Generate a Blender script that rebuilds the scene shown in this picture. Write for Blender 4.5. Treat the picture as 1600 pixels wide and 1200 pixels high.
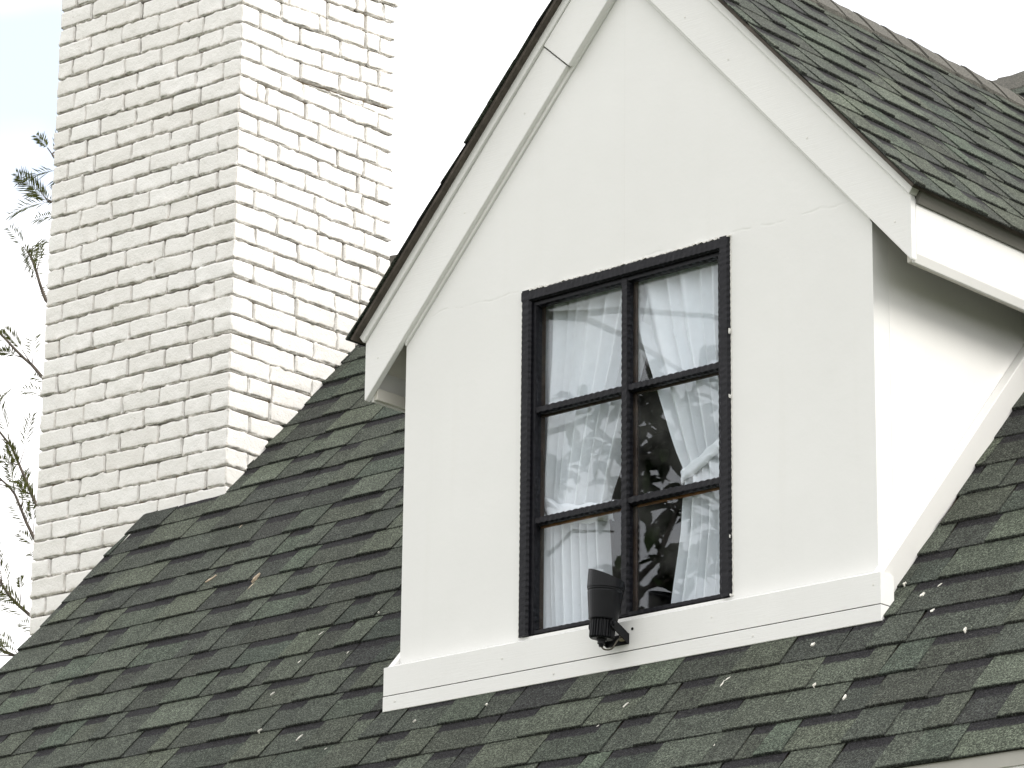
import bpy, math, random
from mathutils import Vector, Matrix, noise
from mathutils.bvhtree import BVHTree

for _o in list(bpy.data.objects):
    bpy.data.objects.remove(_o)
scene = bpy.context.scene
R = math.radians

# ------------------------------------------------------------------ camera
CAM = Vector((9.24379475, -9.75269731, -3.1164594))
FPX, PITCH, YAW, ROLL = 5755.35, 0.303696769, 0.728430393, 0.0118571852
vd = Vector((-math.sin(YAW) * math.cos(PITCH), math.cos(YAW) * math.cos(PITCH), math.sin(PITCH)))
vr0 = Vector((math.cos(YAW), math.sin(YAW), 0))
vu0 = vr0.cross(vd)
vr = vr0 * math.cos(ROLL) + vu0 * math.sin(ROLL)
vu = -vr0 * math.sin(ROLL) + vu0 * math.cos(ROLL)
cam_data = bpy.data.cameras.new('camera')
cam = bpy.data.objects.new('camera', cam_data)
scene.collection.objects.link(cam)
cam.matrix_world = Matrix(((vr.x, vu.x, -vd.x, CAM.x), (vr.y, vu.y, -vd.y, CAM.y), (vr.z, vu.z, -vd.z, CAM.z), (0, 0, 0, 1)))
cam_data.sensor_width = 36.0
cam_data.lens = FPX / 1600 * 36.0
cam_data.clip_start = 0.1
cam_data.clip_end = 5000
scene.camera = cam

# ------------------------------------------------------------------ light
SUN_DIR = Vector((0.75, 0.33, 0.57)).normalized()      # towards the sun
SUN_STRENGTH, SUN_ANGLE = 0.9, 28.0
SKY_STRENGTH = 0.10
CLOUD = (6.75, 6.65, 6.65, 1)
EXPOSURE = 1.48
sun_data = bpy.data.lights.new('sun', 'SUN')
sun_data.energy = SUN_STRENGTH
sun_data.angle = R(SUN_ANGLE)
sun_data.color = (1.0, 0.965, 0.91)
sun = bpy.data.objects.new('sun', sun_data)
scene.collection.objects.link(sun)
sun.rotation_euler = SUN_DIR.to_track_quat('Z', 'Y').to_euler()
sun.location = (12, 2, 12)

world = bpy.data.worlds.new('World')
scene.world = world
world.use_nodes = True
wn, wl = world.node_tree.nodes, world.node_tree.links
wn.clear()
w_out = wn.new('ShaderNodeOutputWorld')
w_bg = wn.new('ShaderNodeBackground')
w_bg.inputs['Strength'].default_value = SKY_STRENGTH
w_sky = wn.new('ShaderNodeTexSky')
w_sky.sky_type = 'NISHITA'
w_sky.sun_disc = False
w_sky.sun_elevation = math.asin(SUN_DIR.z)
w_sky.sun_rotation = math.atan2(SUN_DIR.x, SUN_DIR.y)
w_sky.dust_density = 2.0
w_tc = wn.new('ShaderNodeTexCoord')
w_map = wn.new('ShaderNodeMapping')
w_map.inputs['Location'].default_value = (9.4246, 18.014, 1.5752)
w_map.inputs['Scale'].default_value = (1.0, 1.0, 1.7)
w_noise = wn.new('ShaderNodeTexNoise')
w_noise.inputs['Scale'].default_value = 3.2
w_noise.inputs['Detail'].default_value = 4.0
w_noise.inputs['Roughness'].default_value = 0.52
w_ramp = wn.new('ShaderNodeValToRGB')
w_ramp.color_ramp.elements[0].position = 0.33
w_ramp.color_ramp.elements[0].color = (0.35, 0.35, 0.35, 1)
w_ramp.color_ramp.elements[1].position = 0.47
w_ramp.color_ramp.elements[1].color = (1, 1, 1, 1)
w_mix = wn.new('ShaderNodeMix')
w_mix.data_type = 'RGBA'
w_mix.inputs['B'].default_value = CLOUD
wl.new(w_tc.outputs['Generated'], w_map.inputs['Vector'])
wl.new(w_map.outputs['Vector'], w_noise.inputs['Vector'])
wl.new(w_noise.outputs['Fac'], w_ramp.inputs['Fac'])
wl.new(w_ramp.outputs['Color'], w_mix.inputs['Factor'])
wl.new(w_sky.outputs['Color'], w_mix.inputs['A'])
wl.new(w_mix.outputs['Result'], w_bg.inputs['Color'])
wl.new(w_bg.outputs['Background'], w_out.inputs['Surface'])

scene.view_settings.view_transform = 'Standard'
scene.view_settings.look = 'None'
scene.view_settings.gamma = 1.0
scene.view_settings.exposure = EXPOSURE
scene.view_settings.use_curve_mapping = False
scene.cycles.max_bounces = 4
scene.cycles.diffuse_bounces = 2
scene.cycles.glossy_bounces = 2
scene.cycles.transparent_max_bounces = 16


# ------------------------------------------------------------------ helpers
def px(p):
    """project a world point to pixels of the 1600 x 1200 frame"""
    v = Vector(p) - CAM
    d = v.dot(vd)
    return 800 + FPX * v.dot(vr) / d, 600 - FPX * v.dot(vu) / d


def tag(o, label=None, cat=None, group=None, kind=None):
    for k, v in (('label', label), ('category', cat), ('group', group), ('kind', kind)):
        if v:
            o[k] = v
    return o


def link(o, parent=None):
    scene.collection.objects.link(o)
    if parent is not None:
        o.parent = parent
        base = parent
        while base.parent is not None:
            base = base.parent
        if parent is base:
            o.matrix_parent_inverse = Matrix.Translation(-base.location) if base.type == 'EMPTY' else Matrix()
    return o


def empty(name, loc, label=None, cat=None, group=None):
    o = bpy.data.objects.new(name, None)
    o.location = loc
    o.empty_display_size = 0.2
    scene.collection.objects.link(o)
    return tag(o, label, cat, group)


class MB:
    """collects verts and faces in world coordinates, builds ONE mesh object"""

    def __init__(self):
        self.v, self.f, self.c = [], [], []

    def add(self, verts, faces, col=None):
        b = len(self.v)
        self.v += [tuple(p) for p in verts]
        self.f += [tuple(i + b for i in f) for f in faces]
        if col is not None:
            self.c += col if isinstance(col, list) else [col] * len(verts)
        return self

    def box(self, lo, hi):
        x0, y0, z0 = lo
        x1, y1, z1 = hi
        return self.add([(x0, y0, z0), (x1, y0, z0), (x1, y1, z0), (x0, y1, z0), (x0, y0, z1), (x1, y0, z1), (x1, y1, z1), (x0, y1, z1)],
                        [(0, 3, 2, 1), (4, 5, 6, 7), (0, 1, 5, 4), (1, 2, 6, 5), (2, 3, 7, 6), (3, 0, 4, 7)])

    def prism(self, poly, axis, a, b):
        """extrude a 2-D polygon; axis 'y': poly is (x, z), axis 'x': poly is (y, z)"""
        n = len(poly)
        if axis == 'y':
            v = [(p[0], a, p[1]) for p in poly] + [(p[0], b, p[1]) for p in poly]
        else:
            v = [(a, p[0], p[1]) for p in poly] + [(b, p[0], p[1]) for p in poly]
        f = [tuple(range(n)), tuple(range(2 * n - 1, n - 1, -1))]
        f += [(i, i + n, (i + 1) % n + n, (i + 1) % n) for i in range(n)]
        return self.add(v, f)

    def tube(self, pts, radii, n=8, cap=True):
        pts = [Vector(p) for p in pts]
        if not isinstance(radii, (list, tuple)):
            radii = [radii] * len(pts)
        v, f = [], []
        ref = Vector((0.31, 0.17, 0.93))
        for i, p in enumerate(pts):
            t = (pts[min(i + 1, len(pts) - 1)] - pts[max(i - 1, 0)]).normalized()
            a = t.cross(ref).normalized()
            b = t.cross(a)
            for k in range(n):
                an = 2 * math.pi * k / n
                v.append(p + (a * math.cos(an) + b * math.sin(an)) * radii[i])
        for i in range(len(pts) - 1):
            for k in range(n):
                k2 = (k + 1) % n
                f.append((i * n + k, i * n + k2, (i + 1) * n + k2, (i + 1) * n + k))
        if cap:
            f.append(tuple(range(n - 1, -1, -1)))
            f.append(tuple(range((len(pts) - 1) * n, len(pts) * n)))
        return self.add(v, f)

    def build(self, name, mat, parent=None, smooth=False, fix=True, bevel=0.0, attr='piece'):
        me = bpy.data.meshes.new(name)
        me.from_pydata(self.v, [], self.f)
        if fix:
            import bmesh
            bm = bmesh.new()
            bm.from_mesh(me)
            bmesh.ops.recalc_face_normals(bm, faces=bm.faces)
            if bevel:
                bmesh.ops.bevel(bm, geom=list(bm.edges), offset=bevel, segments=2, affect='EDGES', profile=0.5, clamp_overlap=True)
            bm.to_mesh(me)
            bm.free()
        if self.c and len(self.c) == len(self.v) and not bevel:
            at = me.color_attributes.new(attr, 'FLOAT_COLOR', 'POINT')
            at.data.foreach_set('color', [x for c in self.c for x in c])
        if smooth:
            me.polygons.foreach_set('use_smooth', [True] * len(me.polygons))
        me.materials.append(mat)
        o = bpy.data.objects.new(name, me)
        link(o, parent)
        return o


# ------------------------------------------------------------------ materials
def new_mat(name):
    m = bpy.data.materials.new(name)
    m.use_nodes = True
    nt = m.node_tree
    bs = nt.nodes['Principled BSDF']
    return m, nt, bs


def nd(nt, kind, **kw):
    n = nt.nodes.new('ShaderNode' + kind)
    for k, v in kw.items():
        if hasattr(n, k) and k not in n.inputs:
            setattr(n, k, v)
        else:
            n.inputs[k].default_value = v
    return n


def tex_noise(nt, co, scale, detail=4, rough=0.55, dist=0.0):
    n = nd(nt, 'TexNoise', Scale=scale, Detail=detail, Roughness=rough, Distortion=dist)
    nt.links.new(co, n.inputs['Vector'])
    return n.outputs['Fac']


def ramp(nt, fac, stops):
    r = nd(nt, 'ValToRGB')
    el = r.color_ramp.elements
    while len(el) < len(stops):
        el.new(0.5)
    for e, (p, c) in zip(el, stops):
        e.position = p
        e.color = (c, c, c, 1) if isinstance(c, (int, float)) else (*c, 1)
    nt.links.new(fac, r.inputs['Fac'])
    return r.outputs['Color']


def mixc(nt, fac, a, b, mode='MIX'):
    m = nd(nt, 'Mix', data_type='RGBA', blend_type=mode)
    for sock, val in (('Factor', fac), ('A', a), ('B', b)):
        if hasattr(val, 'is_linked') or hasattr(val, 'links'):
            nt.links.new(val, m.inputs[sock])
        elif sock == 'Factor':
            m.inputs[0].default_value = val
        else:
            m.inputs[sock].default_value = (*val, 1)
    return m.outputs['Result']


def mathn(nt, op, a, b=None, clamp=False):
    m = nd(nt, 'Math', operation=op, use_clamp=clamp)
    for i, val in enumerate((a, b)):
        if val is None:
            continue
        if isinstance(val, (int, float)):
            m.inputs[i].default_value = val
        else:
            nt.links.new(val, m.inputs[i])
    return m.outputs[0]


def bump(nt, bs, h, strength, dist=0.01):
    b = nd(nt, 'Bump', Strength=strength, Distance=dist)
    nt.links.new(h, b.inputs['Height'])
    nt.links.new(b.outputs['Normal'], bs.inputs['Normal'])


def co_object(nt):
    return nd(nt, 'TexCoord').outputs['Object']


def mat_paint(name, col, rough=0.55, grain=None, dirt=0.10, bumps=0.12):
    m, nt, bs = new_mat(name)
    co = co_object(nt)
    big = ramp(nt, tex_noise(nt, co, 1.6, 3, 0.6), [(0.35, 0.0), (0.7, 1.0)])
    fine = ramp(nt, tex_noise(nt, co, 38, 3, 0.62), [(0.55, 0.0), (0.72, 1.0)])
    c = mixc(nt, big, tuple(v * 0.965 for v in col), tuple(min(1, v * 1.02) for v in col))
    f = mathn(nt, 'MULTIPLY', fine, dirt)
    c = mixc(nt, f, c, (col[0] * 0.72, col[1] * 0.69, col[2] * 0.6))
    nt.links.new(c, bs.inputs['Base Color'])
    bs.inputs['Roughness'].default_value = rough
    bs.inputs['Specular IOR Level'].default_value = 0.35
    h = tex_noise(nt, co, 14, 3, 0.6)
    if grain:
        mp = nd(nt, 'Mapping', Scale=grain)
        nt.links.new(co, mp.inputs['Vector'])
        h = mathn(nt, 'ADD', mathn(nt, 'MULTIPLY', h, 0.4), tex_noise(nt, mp.outputs['Vector'], 9, 3, 0.65))
    bump(nt, bs, h, bumps, 0.01)
    return m


WHITE = (0.80, 0.799, 0.775)
M = {}
M['trim'] = mat_paint('white_trim_paint', WHITE, 0.5, (1.2, 22, 22), 0.06, 0.10)
M['trim_side'] = mat_paint('white_side_trim_paint', (0.82, 0.815, 0.79), 0.5, None, 0.04, 0.06)


def mat_wall():
    m, nt, bs = new_mat('white_wall_paint')
    co = co_object(nt)
    sep = nd(nt, 'SeparateXYZ')
    nt.links.new(co, sep.inputs[0])
    x, y, z = sep.outputs
    wob = tex_noise(nt, co, 3.0, 3, 0.6)
    wob2 = tex_noise(nt, co, 11.0, 4, 0.6)

    def seam(axis, pos, amp, width):
        d = mathn(nt, 'SUBTRACT', axis, pos)
        d = mathn(nt, 'ADD', d, mathn(nt, 'MULTIPLY', mathn(nt, 'SUBTRACT', wob, 0.5), amp))
        d = mathn(nt, 'ABSOLUTE', d)
        return mathn(nt, 'SUBTRACT', 1.0, mathn(nt, 'DIVIDE', d, width), True)
    s1 = seam(z, 1.335, 0.10, 0.006)
    s1 = mathn(nt, 'MULTIPLY', s1, ramp(nt, wob2, [(0.42, 0.0), (0.6, 1.0)]))
    s2 = seam(x, 1.085, 0.004, 0.004)
    s2 = mathn(nt, 'MULTIPLY', s2, ramp(nt, z, [(0.0, 0.0), (1.0, 1.0)]))
    seams = mathn(nt, 'ADD', s1, mathn(nt, 'MULTIPLY', s2, 0.4), True)
    big = ramp(nt, tex_noise(nt, co, 1.3, 3, 0.62), [(0.32, 0.0), (0.7, 1.0)])
    c = mixc(nt, big, (0.766, 0.766, 0.742), (0.81, 0.81, 0.788))
    spots = ramp(nt, tex_noise(nt, co, 60, 3, 0.5), [(0.70, 0.0), (0.76, 1.0)])
    c = mixc(nt, mathn(nt, 'MULTIPLY', spots, 0.10), c, (0.5, 0.47, 0.38))
    mp = nd(nt, 'Mapping', Scale=(9, 9, 0.5))
    nt.links.new(co, mp.inputs['Vector'])
    streak = ramp(nt, tex_noise(nt, mp.outputs['Vector'], 1.4, 5, 0.6), [(0.56, 0.0), (0.75, 1.0)])
    c = mixc(nt, mathn(nt, 'MULTIPLY', streak, 0.06), c, (0.58, 0.56, 0.48))
    c = mixc(nt, mathn(nt, 'MULTIPLY', seams, 0.16), c, (0.5, 0.49, 0.43))
    nt.links.new(c, bs.inputs['Base Color'])
    bs.inputs['Roughness'].default_value = 0.62
    bs.inputs['Specular IOR Level'].default_value = 0.3
    h = mathn(nt, 'ADD', mathn(nt, 'MULTIPLY', tex_noise(nt, co, 5, 3, 0.55), 1.0), mathn(nt, 'MULTIPLY', tex_noise(nt, co, 70, 4, 0.6), 0.12))
    h = mathn(nt, 'SUBTRACT', h, mathn(nt, 'MULTIPLY', seams, 0.25))
    bump(nt, bs, h, 0.24, 0.012)
    return m


M['wall'] = mat_wall()


def mat_brick():
    m, nt, bs = new_mat('white_painted_brick')
    co = co_object(nt)
    at = nd(nt, 'Attribute', attribute_name='piece')
    sep = nd(nt, 'SeparateColor')
    nt.links.new(at.outputs['Color'], sep.inputs[0])
    c = mixc(nt, sep.outputs[0], (0.80, 0.78, 0.735), (0.885, 0.872, 0.84))
    mott = ramp(nt, tex_noise(nt, co, 16, 3, 0.65), [(0.42, 0.0), (0.72, 1.0)])
    c = mixc(nt, mathn(nt, 'MULTIPLY', mott, 0.2), c, (0.67, 0.64, 0.58))
    # worn, unpainted grit towards the broken edges of each brick
    edge = mathn(nt, 'MULTIPLY', sep.outputs[1], ramp(nt, tex_noise(nt, co, 55, 2, 0.7), [(0.38, 0.0), (0.62, 1.0)]))
    c = mixc(nt, mathn(nt, 'MULTIPLY', edge, 0.55), c, (0.40, 0.335, 0.26))
    pits = ramp(nt, tex_noise(nt, co, 95, 3, 0.55), [(0.665, 0.0), (0.72, 1.0)])
    pits = mathn(nt, 'MULTIPLY', pits, ramp(nt, tex_noise(nt, co, 9, 3, 0.5), [(0.4, 0.0), (0.6, 1.0)]))
    c = mixc(nt, mathn(nt, 'MULTIPLY', pits, 0.6), c, (0.42, 0.38, 0.32))
    nt.links.new(c, bs.inputs['Base Color'])
    bs.inputs['Roughness'].default_value = 0.75
    bs.inputs['Specular IOR Level'].default_value = 0.25
    h = mathn(nt, 'ADD', tex_noise(nt, co, 28, 4, 0.68), mathn(nt, 'MULTIPLY', tex_noise(nt, co, 120, 4, 0.6), 0.35))
    h = mathn(nt, 'SUBTRACT', h, mathn(nt, 'MULTIPLY', pits, 0.5))
    bump(nt, bs, h, 0.42, 0.013)
    return m


M['brick'] = mat_brick()


def mat_plain(name, col, rough=0.7, var=0.25, scale=20, bumps=0.1, metallic=0.0, spec=0.4):
    m, nt, bs = new_mat(name)
    co = co_object(nt)
    n = tex_noise(nt, co, scale, 5, 0.6)
    c = mixc(nt, ramp(nt, n, [(0.3, 0.0), (0.7, 1.0)]), tuple(v * (1 - var) for v in col), tuple(v * (1 + var) for v in col))
    nt.links.new(c, bs.inputs['Base Color'])
    bs.inputs['Roughness'].default_value = rough
    bs.inputs['Metallic'].default_value = metallic
    bs.inputs['Specular IOR Level'].default_value = spec
    bump(nt, bs, tex_noise(nt, co, scale * 3, 4, 0.6), bumps, 0.006)
    return m


M['mortar'] = mat_plain('mortar', (0.34, 0.275, 0.20), 0.9, 0.3, 30, 0.6)
M['deck'] = mat_plain('roof_deck_wood', (0.10, 0.075, 0.055), 0.8, 0.3, 8, 0.2)
M['shingle_under'] = mat_plain('shingle_underside', (0.085, 0.072, 0.06), 0.9, 0.3, 25, 0.4)
M['drip'] = mat_plain('grey_drip_metal', (0.19, 0.185, 0.165), 0.8, 0.08, 6, 0.03, 0.0, 0.1)
M['drip_light'] = mat_plain('pale_grey_drip_metal', (0.40, 0.39, 0.35), 0.5, 0.06, 6, 0.03)
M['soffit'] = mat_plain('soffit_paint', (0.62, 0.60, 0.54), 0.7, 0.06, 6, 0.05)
M['interior'] = mat_plain('interior_wall', (0.16, 0.15, 0.145), 0.9, 0.1, 3, 0.02)
M['brown'] = mat_plain('brown_glazing_wood', (0.055, 0.034, 0.022), 0.55, 0.45, 26, 0.3)
M['rust'] = mat_plain('rusty_glazing_wood', (0.26, 0.11, 0.035), 0.6, 0.5, 22, 0.3)
M['lamp'] = mat_plain('black_lamp_metal', (0.006, 0.0065, 0.008), 0.40, 0.2, 14, 0.04, 0.0, 0.22)
M['cable'] = mat_plain('grey_cable', (0.10, 0.09, 0.07), 0.6, 0.3, 30, 0.05)
M['brass'] = mat_plain('pale_clip', (0.55, 0.48, 0.34), 0.5, 0.2, 30, 0.05)
M['caulk'] = mat_plain('old_white_caulk', (0.74, 0.73, 0.69), 0.7, 0.12, 40, 0.2)
M['dropping'] = mat_plain('white_splash', (0.75, 0.73, 0.66), 0.9, 0.2, 60, 0.2)
M['scrape'] = mat_plain('tan_scrape', (0.42, 0.34, 0.25), 0.9, 0.35, 70, 0.2)
M['bark'] = mat_plain('bark', (0.09, 0.075, 0.06), 0.9, 0.35, 18, 0.5)


def mat_frame():
    m, nt, bs = new_mat('black_hammered_frame')
    co = co_object(nt)
    chip = ramp(nt, tex_noise(nt, co, 70, 4, 0.65), [(0.735, 0.0), (0.76, 1.0)])
    c = mixc(nt, ramp(nt, tex_noise(nt, co, 24, 5, 0.6), [(0.3, 0.0), (0.7, 1.0)]), (0.004, 0.0042, 0.0065), (0.009, 0.009, 0.012))
    c = mixc(nt, mathn(nt, 'MULTIPLY', chip, 0.5), c, (0.2, 0.2, 0.18))
    nt.links.new(c, bs.inputs['Base Color'])
    bs.inputs['Roughness'].default_value = 0.42
    bs.inputs['Specular IOR Level'].default_value = 0.22
    bump(nt, bs, tex_noise(nt, co, 45, 4, 0.55), 0.35, 0.008)
    return m


M['frame'] = mat_frame()


def mat_shingle():
    m, nt, bs = new_mat('green_asphalt_shingle')
    co = co_object(nt)
    at = nd(nt, 'Attribute', attribute_name='piece')
    sep = nd(nt, 'SeparateColor')
    nt.links.new(at.outputs['Color'], sep.inputs[0])
    tone, v, rec = sep.outputs
    hue = at.outputs['Alpha']
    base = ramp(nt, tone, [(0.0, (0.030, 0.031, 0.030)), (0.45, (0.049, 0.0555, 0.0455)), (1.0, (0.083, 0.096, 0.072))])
    tint = ramp(nt, hue, [(0.0, (0.98, 0.985, 1.0)), (0.4, (1.0, 1.0, 1.0)), (0.75, (1.02, 1.0, 0.96)), (1.0, (0.94, 1.03, 1.0))])
    base = mixc(nt, 1.0, base, tint, 'MULTIPLY')
    # a granule blend of its own: patches of light and dark granules
    patch = ramp(nt, tex_noise(nt, co, 13, 4, 0.6), [(0.35, 0.82), (0.68, 1.18)])
    base = mixc(nt, 1.0, base, patch, 'MULTIPLY')
    # the laminated lower layer is made with a strip of black granules along its head
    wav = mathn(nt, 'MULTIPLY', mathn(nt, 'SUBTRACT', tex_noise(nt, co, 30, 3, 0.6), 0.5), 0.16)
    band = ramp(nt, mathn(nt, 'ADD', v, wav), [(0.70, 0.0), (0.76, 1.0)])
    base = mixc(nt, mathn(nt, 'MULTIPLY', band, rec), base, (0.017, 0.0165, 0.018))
    g1 = ramp(nt, tex_noise(nt, co, 145, 3, 0.8), [(0.32, 0.12), (0.50, 0.85), (0.68, 3.0)])
    c = mixc(nt, 1.0, base, g1, 'MULTIPLY')
    sp = ramp(nt, tex_noise(nt, co, 175, 2, 0.6), [(0.62, 0.0), (0.70, 1.0)])
    keep = mathn(nt, 'SUBTRACT', 1.0, mathn(nt, 'MULTIPLY', mathn(nt, 'MULTIPLY', band, rec), 0.75))
    sp = mathn(nt, 'MULTIPLY', mathn(nt, 'MULTIPLY', sp, keep), mathn(nt, 'ADD', 0.25, mathn(nt, 'MULTIPLY', tone, 0.5)))
    c = mixc(nt, sp, c, (0.34, 0.38, 0.29))
    sp2 = ramp(nt, tex_noise(nt, co, 210, 2, 0.6), [(0.69, 0.0), (0.74, 1.0)])
    c = mixc(nt, mathn(nt, 'MULTIPLY', sp2, 0.3), c, (0.36, 0.33, 0.24))
    nt.links.new(c, bs.inputs['Base Color'])
    bs.inputs['Roughness'].default_value = 0.92
    bs.inputs['Specular IOR Level'].default_value = 0.25
    bump(nt, bs, tex_noise(nt, co, 200, 3, 0.7), 0.6, 0.004)
    return m


M['shingle'] = mat_shingle()


def mat_cap():
    m, nt, bs = new_mat('weathered_ridge_shingle')
    co = co_object(nt)
    g = ramp(nt, tex_noise(nt, co, 170, 3, 0.7), [(0.3, (0.05, 0.05, 0.045)), (0.55, (0.12, 0.115, 0.10)), (0.75, (0.24, 0.23, 0.19))])
    nt.links.new(g, bs.inputs['Base Color'])
    bs.inputs['Roughness'].default_value = 0.92
    bs.inputs['Specular IOR Level'].default_value = 0.25
    bump(nt, bs, tex_noise(nt, co, 170, 3, 0.7), 0.5, 0.004)
    return m


M['cap'] = mat_cap()


def mat_glass():
    m, nt, bs = new_mat('window_glass')
    nt.nodes.remove(bs)
    out = nt.nodes['Material Output']
    tr = nd(nt, 'BsdfTransparent')
    tr.inputs['Color'].default_value = (0.955, 0.97, 0.985, 1)
    gl = nd(nt, 'BsdfGlossy', Roughness=0.0)
    gl.inputs['Color'].default_value = (0.92, 0.96, 1.0, 1)
    co = co_object(nt)
    b = nd(nt, 'Bump', Strength=0.04, Distance=0.01)
    nt.links.new(tex_noise(nt, co, 2.2, 2, 0.5), b.inputs['Height'])
    nt.links.new(b.outputs['Normal'], gl.inputs['Normal'])
    geo = nd(nt, 'NewGeometry')
    dot = nd(nt, 'VectorMath', operation='DOT_PRODUCT')
    nt.links.new(geo.outputs['Normal'], dot.inputs[0])
    nt.links.new(geo.outputs['Incoming'], dot.inputs[1])
    c = mathn(nt, 'SUBTRACT', 1.0, mathn(nt, 'ABSOLUTE', dot.outputs['Value']))
    fr = mathn(nt, 'ADD', 0.045, mathn(nt, 'MULTIPLY', mathn(nt, 'POWER', c, 5.0), 0.95), True)
    mx = nd(nt, 'MixShader')
    nt.links.new(fr, mx.inputs[0])
    nt.links.new(tr.outputs[0], mx.inputs[1])
    nt.links.new(gl.outputs[0], mx.inputs[2])
    # dust and dried rain on the outside
    df = nd(nt, 'BsdfDiffuse')
    df.inputs['Color'].default_value = (0.55, 0.55, 0.52, 1)
    dust = ramp(nt, tex_noise(nt, co, 130, 3, 0.6), [(0.70, 0.0), (0.76, 0.55)])
    film = ramp(nt, tex_noise(nt, co, 5, 5, 0.6), [(0.4, 0.0), (0.8, 0.06)])
    mx2 = nd(nt, 'MixShader')
    nt.links.new(mathn(nt, 'ADD', mathn(nt, 'MULTIPLY', dust, 0.5), film), mx2.inputs[0])
    nt.links.new(mx.outputs[0], mx2.inputs[1])
    nt.links.new(df.outputs[0], mx2.inputs[2])
    nt.links.new(mx2.outputs[0], out.inputs['Surface'])
    return m


M['glass'] = mat_glass()


def mat_curtain():
    m, nt, bs = new_mat('sheer_white_curtain')
    nt.nodes.remove(bs)
    out = nt.nodes['Material Output']
    co = co_object(nt)
    df = nd(nt, 'BsdfDiffuse')
    col = mixc(nt, ramp(nt, tex_noise(nt, co, 6, 4, 0.6), [(0.35, 0.0), (0.7, 1.0)]), (0.90, 0.935, 0.945), (0.955, 0.97, 0.975))
    nt.links.new(col, df.inputs['Color'])
    tl = nd(nt, 'BsdfTranslucent')
    tl.inputs['Color'].default_value = (0.85, 0.86, 0.86, 1)
    mx = nd(nt, 'MixShader')
    mx.inputs[0].default_value = 0.08
    nt.links.new(df.outputs[0], mx.inputs[1])
    nt.links.new(tl.outputs[0], mx.inputs[2])
    tr = nd(nt, 'BsdfTransparent')
    mx2 = nd(nt, 'MixShader')
    mx2.inputs[0].default_value = 0.03
    nt.links.new(mx.outputs[0], mx2.inputs[1])
    nt.links.new(tr.outputs[0], mx2.inputs[2])
    nt.links.new(mx2.outputs[0], out.inputs['Surface'])
    return m


M['curtain'] = mat_curtain()


def mat_leaf(name, c0, c1):
    m, nt, bs = new_mat(name)
    co = co_object(nt)
    c = mixc(nt, ramp(nt, tex_noise(nt, co, 9, 4, 0.6), [(0.3, 0.0), (0.7, 1.0)]), c0, c1)
    nt.links.new(c, bs.inputs['Base Color'])
    bs.inputs['Roughness'].default_value = 0.75
    bs.inputs['Specular IOR Level'].default_value = 0.08
    out = nt.nodes['Material Output']
    tl = nd(nt, 'BsdfTranslucent')
    nt.links.new(c, tl.inputs['Color'])
    mx = nd(nt, 'MixShader')
    mx.inputs[0].default_value = 0.12
    nt.links.new(bs.outputs[0], mx.inputs[1])
    nt.links.new(tl.outputs[0], mx.inputs[2])
    nt.links.new(mx.outputs[0], out.inputs['Surface'])
    return m


M['leaf_fern'] = mat_leaf('feathery_leaf', (0.06, 0.072, 0.022), (0.13, 0.14, 0.042))
M['leaf_broad'] = mat_leaf('broad_leaf', (0.03, 0.05, 0.02), (0.07, 0.10, 0.04))


def mat_ground():
    m, nt, bs = new_mat('lawn')
    co = co_object(nt)
    c = mixc(nt, ramp(nt, tex_noise(nt, co, 0.6, 8, 0.65), [(0.35, 0.0), (0.65, 1.0)]), (0.045, 0.065, 0.025), (0.10, 0.12, 0.05))
    c = mixc(nt, ramp(nt, tex_noise(nt, co, 40, 5, 0.7), [(0.4, 0.0), (0.7, 0.6)]), c, (0.13, 0.13, 0.07))
    nt.links.new(c, bs.inputs['Base Color'])
    bs.inputs['Roughness'].default_value = 0.95
    bump(nt, bs, tex_noise(nt, co, 50, 5, 0.7), 0.8, 0.05)
    return m


M['ground'] = mat_ground()

# ------------------------------------------------------------------ dimensions
GZ = -4.75                       # ground level
W = 2.2                          # dormer width
RA = 0.83105                     # main roof pitch
CA, SA, TA = math.cos(RA), math.sin(RA), math.tan(RA)
RZ0 = -0.157                     # main roof surface height at y = 0
RIDGE_Y = 2.888
RIDGE_Z = RZ0 + TA * RIDGE_Y
RX0, RX1 = -2.99, 3.9            # main roof left and right rake
EXPO = 0.1785                    # shingle exposure up the slope
TB = 1.10                        # dormer roof pitch
DB = math.atan(TB)
CB, SB = math.cos(DB), math.sin(DB)
DX1, DZ1 = 2.44, 1.291           # right eave edge of the dormer roof surface
DRIDGE = DZ1 + TB * (DX1 - 1.1)  # dormer ridge height
DFRONT = -0.085                  # front edge of the dormer shingles
CHX0, CHX1, CHY0, CHY1 = -3.757, -2.45, 1.407, 2.461


def roof_pt(x, s, h=0.0):
    return Vector((x, s * CA - h * SA, RZ0 + s * SA + h * CA))


def dorm_pt(y, s, h=0.0, side=1):
    x = DX1 - s * CB + h * SB
    return Vector((x if side > 0 else W - x, y, DZ1 + s * SB + h * CB))


def roof_z(y):
    return RZ0 + TA * y


def droof_z(x):
    return DZ1 + TB * (DX1 - x) if x > 1.1 else DZ1 + TB * (DX1 - (W - x))


# ------------------------------------------------------------------ the setting: ground
g = MB().add([(-900, -900, GZ), (900, -900, GZ), (900, 900, GZ), (-900, 900, GZ)], [(0, 1, 2, 3)]).build('ground', M['ground'], fix=False)
tag(g, kind='structure')

# ------------------------------------------------------------------ the house
house = empty('house', (0.5, 2.9, GZ), 'white cottage with green shingle roof, gabled dormer and painted brick chimney', 'house')

EAVE_S = 0.856 - 10 * EXPO
EAVE_Y = EAVE_S * CA
EAVE_Z = RZ0 + EAVE_S * SA
# main roof deck with an opening inside the dormer
HOLE = (0.05, 2.15, 0.02, 1.22)
mb = MB()
th = 0.06


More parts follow.
